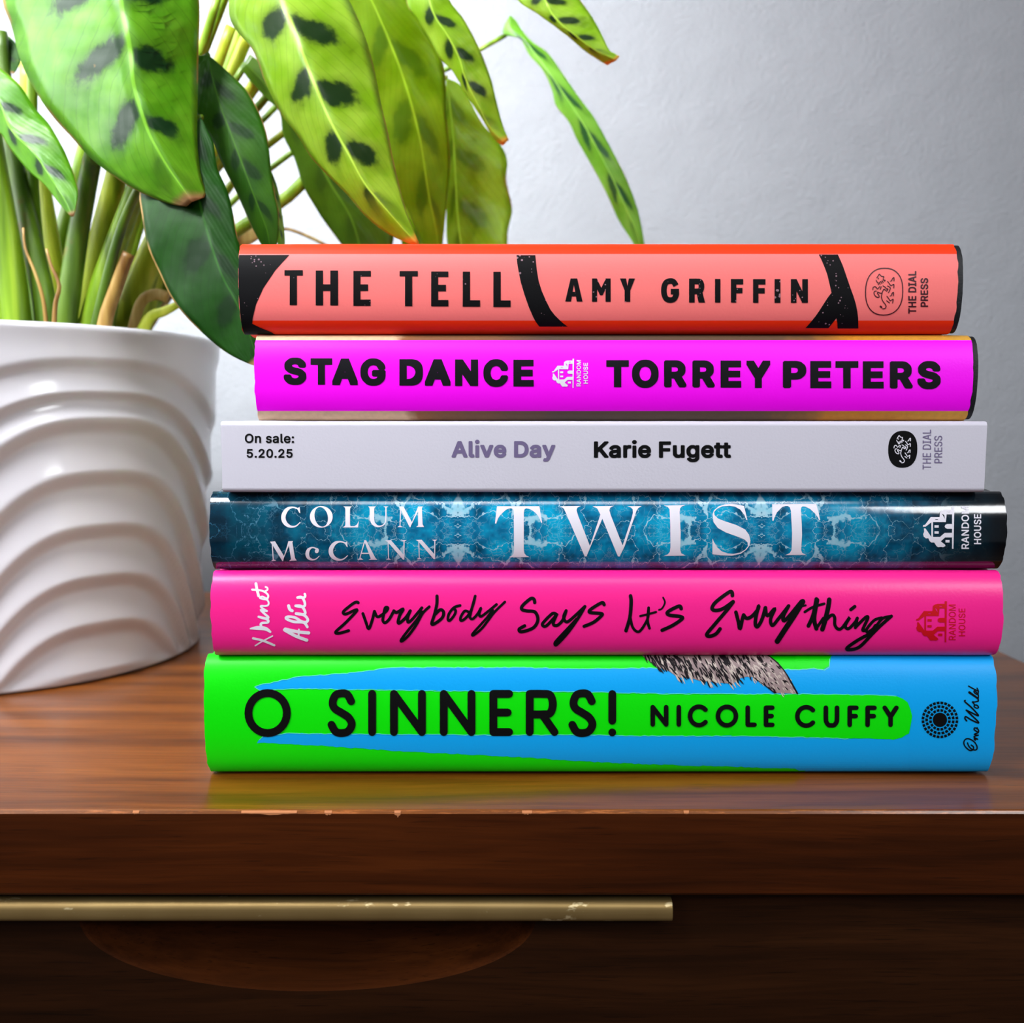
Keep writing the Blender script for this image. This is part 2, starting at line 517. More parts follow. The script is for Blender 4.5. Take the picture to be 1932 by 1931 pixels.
# ------------------------------------------------------------------ printed artwork on spines
# outlines of a plain sans in five weights, thousandths of an em: advance, closed loops
GLYPH = {
'hA': (534, ['508,-44 508,46 321,554 156,554 69,314 -29,46 -28,-44 130,-45 179,96 182,97 299,96 350,-45', '238,264 246,246 240,244 232,246']),
'hC': (564, ['336,556 290,561 244,561 206,557 166,546 130,529 114,516 67,470 47,448 25,412 8,372 -1,326 -5,278 -5,232 -1,182 8,138 25,96 48,58 102,2 130,-20 166,-38 206,-48 244,-52 296,-52 332,-48 380,-33 402,-21 434,4 479,50 504,92 513,118 518,140 518,176 516,180 490,205 390,205 363,178 354,150 340,127 312,110 274,100 256,101 232,107 202,121 186,135 170,164 158,196 150,240 149,254 151,278 157,308 169,344 186,373 202,387 226,399 256,408 276,409 312,399 326,392 340,382 344,376 359,346 364,329 390,303 490,303 518,330 518,368 513,390 503,418 479,458 432,507 402,530 380,542']),
'hD': (556, ['16,-44 270,-45 314,-42 358,-31 396,-14 428,8 455,36 478,74 493,110 503,158 507,206 507,304 503,352 493,400 478,436 456,472 441,488 428,502 396,524 360,540 318,550 274,554 16,553', '171,102 170,406 214,404 246,396 276,383 304,360 319,344 335,314 345,284 350,260 351,254 346,230 334,194 318,166 304,150 296,142 274,126 244,113 218,107']),
'hE': (473, ['16,-44 418,-45 420,-44 419,102 172,102 170,104 170,182 172,184 399,184 400,330 180,331 170,332 170,404 172,407 416,408 416,553 18,554 15,552']),
'hG': (574, ['166,-38 212,-49 246,-52 292,-52 328,-49 366,-39 396,-26 426,-6 478,45 496,72 508,98 520,140 523,176 523,274 496,301 266,301 263,300 238,274 238,180 264,154 354,154 356,152 354,148 340,126 326,116 300,105 278,100 256,101 228,108 202,121 190,132 170,164 157,200 151,230 149,254 154,294 158,314 169,344 187,374 202,387 228,400 244,405 262,409 276,409 312,398 326,391 335,384 342,374 357,346 363,330 390,304 492,304 519,332 519,368 514,390 502,420 480,456 423,514 404,528 356,550 324,557 288,561 244,561 202,557 164,546 130,529 102,507 66,472 46,449 24,412 7,368 -2,324 -5,280 -5,228 -2,184 7,140 12,126 24,96 46,59 102,2 130,-20']),
'hN': (577, ['16,554 16,-44 170,-44 170,222 342,-44 506,-45 508,-42 508,553 354,553 354,284 182,553']),
'hO': (587, ['368,-38 408,-16 432,2 468,38 486,59 509,96 523,132 535,184 538,230 538,278 535,324 524,374 509,412 486,450 430,507 398,532 368,546 330,557 290,561 246,561 212,558 166,546 130,528 104,507 66,470 48,449 25,412 9,374 -1,326 -5,276 -5,232 -2,192 9,134 25,96 48,59 66,38 102,2 126,-16 164,-37 206,-48 246,-52 288,-52 322,-49', '266,99 254,100 228,108 202,121 188,135 170,164 158,194 151,230 149,254 151,278 158,314 170,344 188,374 202,388 222,397 254,408 268,409 306,401 330,388 346,374 364,344 376,310 383,276 384,244 381,222 373,188 363,162 346,134 330,121 306,108 278,100']),
'hP': (499, ['42,-45 142,-45 170,-19 171,140 280,142 324,150 352,162 374,177 419,222 435,246 446,274 452,298 454,324 454,372 452,396 446,420 435,450 421,470 382,508 373,518 352,532 324,544 292,551 258,554 42,554 15,528 15,-16 16,-20', '170,288 171,406 238,406 264,400 282,391 289,382 298,348 292,322 282,304 260,293 240,289 218,287']),
'hR': (503, ['42,554 16,528 15,526 15,-18 42,-45 144,-44 170,-18 170,152 172,153 214,153 219,148 307,-18 328,-39 336,-45 446,-45 473,-18 473,20 380,190 422,232 435,252 446,276 451,298 454,328 453,392 447,424 436,450 422,472 376,517 352,534 324,545 294,551 258,554', '170,406 240,406 276,396 286,390 293,376 299,352 290,320 284,315 262,305 240,301 171,300']),
'hS': (501, ['308,553 268,560 202,561 174,559 150,554 120,544 94,529 76,515 42,482 30,468 18,446 9,420 7,396 7,352 12,318 22,293 38,274 69,242 92,224 128,207 170,192 238,174 276,161 294,150 297,144 298,138 294,126 284,114 268,105 250,99 222,95 202,98 180,106 164,114 158,122 149,156 122,182 20,182 -6,156 -7,116 -4,94 5,66 19,40 65,-8 82,-22 110,-36 126,-42 168,-52 198,-54 280,-52 320,-43 341,-34 368,-20 384,-7 424,36 434,50 446,74 451,92 453,114 452,180 441,216 428,234 380,282 364,293 330,310 300,320 222,340 190,352 167,364 163,374 166,386 172,396 188,404 202,409 228,412 262,404 280,393 287,384 292,360 320,333 418,333 445,358 446,398 443,422 435,446 422,468 376,516 360,528 334,544']),
'hT': (503, ['300,-45 302,-42 302,406 304,407 461,408 462,552 460,554 148,554 -12,554 -13,408 -10,407 148,406 148,-44 150,-45']),
'hY': (526, ['160,-45 312,-44 313,164 500,464 499,554 338,554 334,552 265,438 236,392 136,554 -26,554 -29,552 -29,464 158,164 158,-42']),
'bA': (517, ['190,540 169,520 -12,22 -15,12 -15,-12 4,-31 98,-31 117,-12 160,110 290,111 318,111 320,110 363,-12 382,-31 476,-31 494,-12 494,12 308,520 288,540', '238,339 277,232 274,230 240,230 204,230 202,232']),
'bD': (539, ['47,-30 238,-31 282,-28 322,-18 364,0 391,18 442,69 464,106 479,142 489,190 493,238 493,272 490,312 480,364 464,404 442,440 410,474 396,488 364,510 328,526 286,536 242,540 48,540 30,522 29,-10', '157,88 156,420 212,421 246,418 284,408 308,397 327,382 333,376 349,346 359,316 366,282 366,228 359,194 347,160 332,134 324,126 306,112 276,99 232,90 206,88']),
'bF': (447, ['48,-31 136,-31 156,-12 157,190 358,190 377,208 377,290 358,309 158,309 156,310 157,420 316,421 380,421 400,440 400,520 382,540 50,540 29,522 29,-10']),
'bK': (504, ['462,-30 480,-12 480,14 285,286 478,494 479,522 460,540 352,540 322,510 158,332 156,334 156,472 156,520 138,540 48,540 29,520 29,-12 50,-31 136,-31 155,-14 156,154 194,193 336,-7 358,-30']),
'ba': (426, ['350,-30 368,-10 367,282 362,312 353,334 342,350 312,382 282,401 254,410 224,415 158,414 122,407 92,395 64,376 34,346 20,326 10,304 10,298 10,278 28,260 86,243 110,242 80,232 50,214 16,179 4,156 -1,124 -1,92 1,70 5,56 14,36 26,19 53,-8 68,-19 96,-32 122,-38 142,-40 176,-40 212,-35 228,-30 250,-18 266,-31', '244,144 241,126 232,106 224,96 214,89 196,81 170,77 154,79 134,87 128,94 124,106 128,118 134,122 164,133', '113,242 132,262 141,278 164,292 180,297 200,299 218,295 232,288 236,284 240,276 243,264 242,262']),
'be': (441, ['128,404 102,390 82,374 41,332 23,302 11,264 5,238 3,206 3,170 6,136 12,106 22,78 42,44 82,2 104,-15 134,-29 164,-36 196,-39 252,-38 276,-34 302,-24 334,-4 369,30 379,42 390,60 396,78 396,104 378,122 352,128 320,136 294,136 275,118 262,95 242,84 216,78 202,79 182,84 164,92 151,102 140,120 134,136 136,138 384,138 402,158 401,242 396,270 378,318 364,338 326,377 317,386 298,397 260,411 226,415 158,413', '139,254 150,274 158,282 176,292 196,297 206,298 230,293 248,284 252,280 266,258 266,252 142,252']),
'bg': (462, ['384,410 302,410 284,394 264,405 232,414 178,415 152,413 124,405 98,392 60,355 40,334 24,306 13,280 5,242 3,212 5,140 13,104 24,76 40,52 78,11 109,-10 88,-10 39,-38 20,-56 20,-74 20,-82 29,-98 72,-143 84,-153 102,-164 126,-173 142,-177 176,-181 224,-182 252,-180 280,-175 304,-167 328,-155 344,-142 380,-104 395,-78 401,-54 403,-28 403,390', '120,-16 160,-25 216,-26 246,-22 276,-9 278,-12 277,-20 270,-39 266,-46 248,-56 224,-64 198,-65 180,-62 154,-51 144,-42', '206,298 236,290 252,280 260,270 269,252 276,230 280,208 280,178 276,154 269,134 252,107 230,96 202,91 175,98 157,108 150,116 139,138 133,156 128,196 133,228 139,248 149,270 156,278 176,291 194,297']),
'bi': (204, ['42,-31 126,-31 145,-12 145,390 144,393 126,410 42,410 22,390 22,-10 24,-14', '156,458 157,500 152,516 126,544 112,552 98,555 70,555 52,550 42,544 17,518 12,508 10,498 10,470 14,453 44,421 56,414 68,412 100,412 116,416 151,448']),
'bl': (226, ['42,540 24,523 22,520 22,68 24,44 31,24 42,8 62,-12 80,-24 100,-31 122,-33 154,-33 188,-29 194,-27 212,-8 212,16 202,64 182,85 148,85 145,96 145,520 126,540']),
'br': (296, ['40,-31 126,-31 145,-12 146,242 157,272 172,284 186,290 202,293 254,291 274,310 274,396 256,414 244,415 196,416 178,414 158,408 138,398 124,410 42,410 22,392 22,-10']),
'bt': (264, ['224,-30 244,-10 244,16 233,66 214,85 164,83 160,85 159,90 157,106 157,294 160,296 216,296 234,314 235,392 216,410 158,411 157,482 139,502 70,502 52,502 34,484 34,411 -6,410 -25,390 -25,314 -6,296 32,296 34,294 34,78 37,50 46,28 59,10 80,-11 100,-24 124,-32 152,-35 204,-34']),
'bu': (447, ['40,409 22,390 23,96 28,72 37,48 52,25 86,-9 102,-20 116,-27 152,-35 200,-36 224,-34 248,-26 268,-15 286,-31 368,-31 386,-14 388,-10 388,260 388,392 368,410 282,409 265,390 265,158 264,144 259,126 245,98 222,86 202,82 188,84 168,91 162,96 154,108 146,138 145,392 126,410']),
'bv': (426, ['238,-31 258,-12 400,360 402,366 402,390 382,410 292,409 273,390 196,175 193,176 182,206 116,390 98,409 4,410 -14,392 -14,366 131,-12 152,-31']),
'by': (426, ['36,-171 66,-176 110,-176 134,-173 150,-168 176,-152 208,-119 228,-88 400,360 402,366 402,390 382,410 292,409 273,390 208,210 196,176 194,175 116,390 98,409 6,410 -14,392 -14,366 -12,360 127,-2 115,-36 106,-52 94,-57 48,-55 30,-74 16,-126 16,-150']),
's.': (213, ['34,8 58,-15 74,-24 108,-25 128,-20 151,2 161,20 162,54 161,62 156,74 134,97 126,102 116,106 106,108 84,108 64,102 35,74 30,62 29,28']),
's0': (478, ['216,537 182,533 164,528 150,523 124,507 84,468 64,440 48,404 35,358 28,300 28,208 35,150 46,110 64,68 83,40 120,4 148,-14 188,-25 214,-28 238,-28 272,-24 290,-19 304,-14 330,1 370,40 389,68 405,104 418,150 425,208 425,300 418,358 407,398 389,440 370,468 334,504 304,523 266,534 238,537', '226,438 242,436 260,429 274,420 284,408 299,384 310,354 317,324 323,254 317,184 310,156 298,122 284,100 263,82 242,73 226,72 212,73 190,81 169,100 157,120 143,156 136,184 130,254 136,324 143,354 156,386 168,408 179,420 192,429 212,436']),
's2': (478, ['55,-20 396,-21 410,-8 410,64 398,78 201,78 314,198 356,249 384,291 398,326 401,344 402,384 400,408 392,434 382,454 369,472 338,502 316,518 288,529 248,536 214,537 186,534 162,529 134,517 110,502 79,470 65,452 54,428 47,400 45,356 58,341 136,341 148,354 152,386 168,416 184,428 214,437 226,438 250,434 278,420 287,410 293,398 298,380 298,364 291,338 277,312 260,290 43,56 43,-8']),
's5': (478, ['374,530 90,530 76,518 46,264 46,244 58,233 64,231 116,225 136,225 162,242 192,252 208,255 222,255 248,249 266,241 278,232 293,212 305,174 306,156 299,126 293,112 281,96 268,85 250,77 232,72 222,72 194,76 182,81 162,95 150,112 143,138 130,151 52,151 39,136 41,102 49,76 62,50 68,44 108,4 130,-10 152,-19 192,-27 232,-28 256,-26 296,-16 318,-6 338,9 378,49 390,66 402,92 409,122 412,152 411,198 407,220 392,257 378,279 340,320 310,339 284,349 242,355 214,355 184,351 162,343 161,346 172,431 376,432 387,444 387,516']),
's:': (213, ['34,8 58,-15 74,-24 108,-25 128,-20 151,2 161,20 162,54 161,62 156,74 134,97 126,102 116,106 106,108 84,108 64,102 35,74 30,62 29,28', '34,348 29,328 29,302 31,292 39,278 56,262 66,255 82,250 116,251 136,262 150,276 156,286 161,294 162,302 161,338 150,356 126,377 106,383 84,383 74,381 56,371']),
'sO': (558, ['318,533 278,537 254,537 216,533 176,522 140,504 113,482 69,436 49,402 33,364 23,316 19,266 19,240 23,192 32,148 49,106 72,68 118,22 140,4 176,-14 214,-24 256,-28 280,-28 318,-24 358,-14 394,4 422,26 465,72 485,106 491,120 502,150 511,194 514,240 511,314 502,358 485,402 462,440 421,482 394,504 358,522', '254,75 218,84 192,97 177,110 163,126 146,154 134,184 127,220 125,264 127,288 136,330 146,356 163,384 173,396 192,412 218,424 246,432 264,434 278,433 316,425 340,412 356,400 371,384 388,354 400,320 407,286 408,234 400,188 388,154 371,124 360,112 340,97 316,84 288,76']),
'sa': (414, ['346,-20 358,-6 358,264 352,308 343,328 335,342 326,354 303,376 280,390 262,397 218,405 162,404 126,397 106,390 86,379 68,366 44,342 30,322 22,306 20,300 20,284 34,269 90,253 108,253 122,266 132,284 144,294 160,302 186,309 204,309 222,305 240,296 246,288 253,268 252,255 242,251 114,232 84,222 53,204 22,170 15,156 11,138 9,120 11,74 17,54 27,36 38,22 66,-6 100,-22 126,-28 172,-30 208,-25 226,-19 254,-2 257,-10 270,-21', '254,157 253,130 245,108 234,90 220,80 200,71 174,67 150,69 126,80 118,90 114,102 117,120 124,128 142,138 160,143']),
'se': (429, ['162,403 132,394 122,389 106,380 84,363 50,326 33,298 22,264 15,234 13,202 13,174 16,140 22,110 27,96 35,76 51,48 66,32 95,4 108,-5 138,-19 168,-26 200,-29 248,-28 270,-24 294,-16 330,6 359,34 378,60 386,82 386,100 374,112 351,118 316,126 298,126 284,113 274,92 268,86 246,74 220,68 198,69 178,74 160,82 146,92 140,100 131,116 125,130 121,146 122,148 378,148 392,162 391,238 386,266 369,312 346,344 312,376 294,387 266,398 250,402 222,405', '124,242 130,260 145,284 154,292 176,303 198,308 218,307 242,300 255,292 260,286 277,260 282,244 280,242']),
'sl': (214, ['46,530 32,516 32,72 34,48 41,28 52,12 66,-2 84,-14 104,-21 126,-23 150,-23 184,-19 190,-17 202,-4 202,12 192,60 178,75 140,76 135,92 135,516 122,530']),
'sn': (435, ['366,-20 378,-6 378,254 373,298 362,329 348,350 319,380 304,390 288,397 262,404 246,405 190,403 164,394 142,383 134,375 133,388 120,400 46,400 33,388 32,112 32,-9 46,-21 124,-20 135,-8 135,226 136,240 141,260 147,274 157,288 184,303 200,307 212,307 226,305 246,298 256,290 265,278 272,254 275,230 275,-8 288,-21']),
'ss': (390, ['244,400 222,404 166,405 132,400 108,392 84,380 45,342 34,324 28,306 26,264 29,240 37,218 49,202 66,184 82,171 108,159 138,149 204,134 232,124 240,118 245,106 244,96 236,83 218,74 198,68 176,67 150,73 132,82 122,96 116,114 102,128 84,128 30,116 26,113 15,102 15,84 20,64 29,44 42,28 66,4 86,-10 115,-22 146,-28 202,-29 220,-28 240,-24 270,-15 295,0 324,28 335,40 344,56 347,64 350,76 352,96 352,118 349,140 341,162 329,178 311,196 296,208 270,221 180,244 146,255 136,262 131,272 132,284 141,296 156,305 182,311 202,310 220,304 230,298 241,282 246,269 260,256 278,256 330,268 344,280 345,298 339,318 321,346 292,375 280,384 262,394']),
'mA': (502, ['194,527 182,516 1,18 -2,8 -2,-6 10,-18 94,-17 104,-6 150,124 284,124 328,124 330,122 376,-6 388,-18 470,-18 481,-8 481,8 295,516 282,527', '238,386 296,218 294,217 240,217 184,217 182,218']),
'mD': (524, ['52,-18 232,-18 278,-15 320,-4 360,13 390,35 428,74 451,112 467,150 476,196 480,242 480,268 476,314 466,362 451,398 430,434 404,461 390,475 360,497 324,513 282,523 236,527 54,527 43,518 42,-6', '144,76 144,433 216,434 250,431 280,424 309,412 336,390 346,380 361,354 372,322 379,286 381,256 379,224 372,188 362,158 345,130 332,114 310,99 278,85 246,78 212,75']),
'mE': (441, ['383,-18 393,-6 393,62 382,75 146,75 143,78 144,210 362,211 373,224 373,292 362,304 144,304 144,433 344,434 378,434 390,444 390,516 378,527 54,527 42,517 42,-6 54,-18']),
'mH': (539, ['466,-17 475,-6 474,518 464,527 386,527 374,516 373,308 146,307 143,310 143,516 130,527 54,527 46,520 42,514 43,-8 54,-18 130,-18 143,-8 144,214 372,214 374,212 374,-8 386,-18']),
'mI': (322, ['24,-18 274,-18 287,-8 287,64 278,73 274,75 204,75 201,78 201,432 204,434 276,434 286,444 287,516 276,527 26,527 13,516 13,446 22,436 26,434 98,434 100,432 100,76 98,75 24,75 14,66 13,-6']),
'mL': (415, ['52,527 42,514 42,-8 54,-18 368,-18 379,-6 379,64 368,75 144,76 143,516 132,527']),
'mM': (650, ['576,526 470,527 458,516 338,206 316,140 170,516 158,527 52,526 42,514 42,-6 54,-18 128,-18 140,-8 140,166 140,308 142,313 267,-6 280,-18 350,-18 361,-6 486,312 486,-6 498,-18 576,-17 586,-6 586,514']),
'mN': (545, ['472,-17 481,-6 480,518 470,527 394,527 381,516 380,161 155,516 142,527 54,527 50,524 42,514 43,-8 54,-18 130,-18 143,-6 142,350 189,274 368,-6 380,-18']),
'mO': (555, ['318,530 278,534 256,534 216,530 178,519 141,502 114,480 72,434 52,400 36,364 26,314 22,266 26,194 35,148 52,106 75,70 119,24 142,7 177,-10 216,-21 256,-25 278,-25 318,-21 356,-11 393,8 421,30 462,74 482,106 488,122 499,152 508,194 511,240 508,314 499,358 482,402 459,438 420,480 394,501 356,519', '254,72 218,81 192,94 176,106 160,124 143,152 131,184 124,220 122,266 124,288 133,330 143,356 160,384 170,396 192,415 218,427 244,435 262,437 280,436 316,428 342,415 360,400 374,384 391,356 403,322 410,288 412,254 411,232 403,186 391,154 374,124 362,111 342,94 316,81 288,73']),
'mP': (467, ['52,-18 132,-18 143,-8 144,168 270,169 314,177 340,189 362,204 392,234 408,256 419,286 425,310 427,336 425,386 419,410 408,438 394,458 371,482 362,490 340,505 318,515 272,525 246,527 54,527 42,516 42,-6', '144,261 144,434 250,433 268,429 288,422 303,410 316,392 322,374 326,348 325,336 319,312 315,302 302,283 276,268 250,262 228,260']),
'mR': (471, ['52,527 42,514 42,-8 54,-18 132,-18 143,-8 143,178 146,180 234,179 334,-6 348,-18 434,-18 446,-6 445,10 342,198 366,215 395,244 408,262 420,290 426,324 426,380 420,414 408,442 395,462 366,490 340,507 310,519 282,524 248,527', '144,433 250,433 290,422 306,411 316,398 320,388 326,364 327,352 326,340 320,318 316,308 306,294 284,282 252,274 144,274']),
'mS': (469, ['268,532 240,534 186,532 160,527 128,515 96,496 69,470 57,456 45,436 36,408 34,362 38,332 49,304 65,284 80,269 104,251 138,234 182,219 250,201 287,188 312,172 322,161 324,154 327,140 326,130 320,114 308,96 278,78 260,72 224,67 192,71 174,77 158,84 143,94 131,112 122,144 112,155 32,155 21,146 20,128 23,106 32,76 46,52 58,38 76,19 100,1 122,-10 148,-19 166,-22 178,-25 210,-27 270,-25 300,-19 332,-7 358,8 390,38 404,56 416,78 424,104 426,156 425,170 419,192 413,206 401,222 368,255 352,266 318,283 288,293 212,313 178,325 149,342 139,354 134,378 139,398 148,412 160,422 176,431 192,436 218,440 240,439 262,434 273,430 295,418 304,410 311,400 315,392 319,372 330,360 408,360 418,370 417,406 408,436 395,458 385,468 350,501 326,515 298,526']),
'mT': (471, ['264,-18 275,-6 275,432 278,434 424,434 435,446 435,516 422,527 186,527 24,527 14,516 14,446 26,434 174,433 175,-6 186,-18']),
'mU': (539, ['52,526 42,514 42,162 45,130 54,99 67,72 83,50 116,16 124,11 147,-4 184,-18 212,-24 274,-26 306,-24 344,-15 372,-3 400,16 434,50 451,72 465,102 472,132 475,162 475,422 475,516 466,526 462,527 386,527 376,517 375,182 373,162 368,144 359,122 348,106 340,97 324,86 298,76 278,71 238,71 218,76 198,84 175,100 158,122 150,140 144,162 142,182 142,516 130,527']),
'rA': (484, ['202,512 197,508 13,0 18,-3 84,-3 88,0 138,138 278,139 342,138 394,-2 462,-3 465,-2 466,2 280,508 274,512', '238,442 283,302 319,204 316,202 240,202 162,202 160,204 197,310']),
'rD': (506, ['58,-2 226,-3 270,0 314,11 352,28 384,50 414,81 436,118 452,158 461,202 465,260 461,308 451,356 436,392 414,428 398,446 384,460 352,482 316,498 274,508 230,512 62,512 58,510 57,2', '129,60 128,448 224,449 258,446 290,438 318,426 348,402 361,388 377,358 387,328 394,294 396,262 394,216 387,182 377,152 360,122 340,100 318,84 284,70 254,63 218,60']),
'rE': (423, ['376,-2 378,2 378,56 374,60 130,60 128,62 129,226 354,226 358,228 358,284 354,289 130,289 128,290 128,448 278,449 373,450 375,454 375,508 372,512 62,512 57,510 57,0 62,-3']),
'rH': (521, ['458,-2 460,2 459,510 456,512 394,512 389,510 389,294 386,292 129,292 128,510 124,512 60,512 57,510 57,500 58,-2 62,-3 124,-3 128,0 129,228 386,229 389,226 389,0 394,-3']),
'rI': (304, ['30,-3 268,-3 272,0 272,56 270,60 188,60 186,62 186,448 188,449 270,450 272,454 272,508 268,512 32,512 28,510 28,454 30,450 112,449 115,446 115,62 112,60 30,59 28,56 28,2']),
'rL': (397, ['60,512 57,508 57,0 62,-3 360,-3 364,2 364,56 360,60 128,61 128,508 124,512']),
'rM': (632, ['570,511 478,512 472,508 350,192 314,86 286,174 156,508 150,512 62,512 58,510 57,0 62,-3 122,-3 125,2 125,336 123,396 125,412 166,292 282,0 286,-3 342,-3 345,0 348,6 453,274 502,410 501,0 506,-3 568,-3 571,2 571,508']),
'rN': (527, ['464,511 400,512 396,508 396,134 398,94 352,176 140,508 134,512 62,512 58,510 57,2 59,-2 124,-3 128,0 128,318 124,415 199,288 383,0 388,-3 462,-3 465,-2 466,508']),
'rO': (537, ['270,519 222,515 184,504 154,490 122,465 90,432 67,394 50,354 41,308 37,258 41,200 50,156 67,114 90,76 120,44 150,21 188,3 224,-6 262,-10 310,-6 350,4 386,22 414,44 426,56 444,77 467,114 481,150 493,202 496,248 493,306 484,350 467,394 444,432 412,465 384,488 350,504 312,515', '268,453 296,450 320,444 332,439 348,430 368,415 388,392 406,362 418,328 425,294 427,248 425,214 418,180 406,146 388,116 368,94 349,80 326,67 296,58 264,56 236,58 210,66 186,78 165,94 146,116 128,146 116,176 109,212 106,258 109,296 118,338 128,364 145,392 155,404 166,415 184,430 204,439 238,450']),
'rP': (449, ['60,-3 124,-3 128,0 129,182 242,183 274,185 304,191 334,204 356,219 377,240 393,264 404,292 410,316 412,342 410,378 404,402 393,432 379,452 364,466 355,476 330,492 304,503 274,509 240,512 62,512 58,510 57,2', '129,246 129,448 256,448 276,444 294,437 314,422 322,413 331,400 340,366 341,342 337,314 331,296 320,279 310,268 284,253 258,247 236,245']),
'rR': (453, ['60,512 57,508 57,0 62,-3 124,-3 128,0 128,192 130,195 245,194 342,15 349,0 354,-3 426,-3 431,0 319,206 358,230 380,250 393,270 405,298 411,330 411,374 405,406 393,434 380,454 358,476 334,492 302,504 276,509 240,512', '128,448 258,448 298,437 314,426 324,416 332,402 338,384 342,358 341,334 335,310 331,300 317,284 296,269 280,263 258,259 129,258']),
'rS': (451, ['260,517 234,519 192,517 166,512 134,500 111,486 84,464 72,450 60,428 51,402 49,370 53,340 64,312 88,284 110,266 146,249 188,234 256,216 296,202 320,187 332,175 339,162 343,140 342,128 336,108 325,92 310,78 288,64 268,57 246,53 218,52 190,55 150,69 136,80 122,94 116,104 108,136 104,140 40,140 36,138 35,134 38,112 47,84 61,58 73,44 100,20 122,8 154,-4 174,-7 186,-10 216,-12 262,-10 292,-4 326,9 351,22 375,44 389,62 401,84 409,110 411,150 410,162 404,184 398,200 386,215 362,240 346,251 312,268 282,278 204,298 172,310 142,328 124,348 120,360 118,378 124,404 133,418 152,436 170,446 186,451 212,455 226,456 254,453 280,446 302,434 318,418 326,406 330,398 333,380 336,375 400,375 403,376 402,398 393,428 380,451 358,473 342,487 316,502 290,511']),
'rT': (453, ['256,-3 260,2 260,448 262,449 418,449 420,454 420,508 416,512 192,512 32,512 29,508 29,452 34,449 190,448 190,0 194,-3']),
'rU': (521, ['59,512 57,508 57,168 60,138 67,110 82,78 98,57 124,31 154,11 188,-2 218,-9 250,-11 286,-10 304,-8 336,0 364,12 394,31 419,56 436,78 450,110 457,138 460,168 460,444 460,508 458,511 394,512 390,510 390,176 388,156 381,130 374,114 363,98 346,82 330,71 306,61 284,56 232,56 212,61 192,69 168,84 154,98 144,114 135,134 129,156 127,176 127,508 122,512']),
}
GLYPH = {c: (a, [[tuple(map(int, q.split(','))) for q in l.split()] for l in ls]) for c, (a, ls) in GLYPH.items()}
# lift the dot clear of the bold i
GLYPH['bi'] = (GLYPH['bi'][0], [[(x, y + 34) if min(q[1] for q in lp) > 300 else (x, y - 14 if y > 300 else y) for x, y in lp] for lp in GLYPH['bi'][1]])


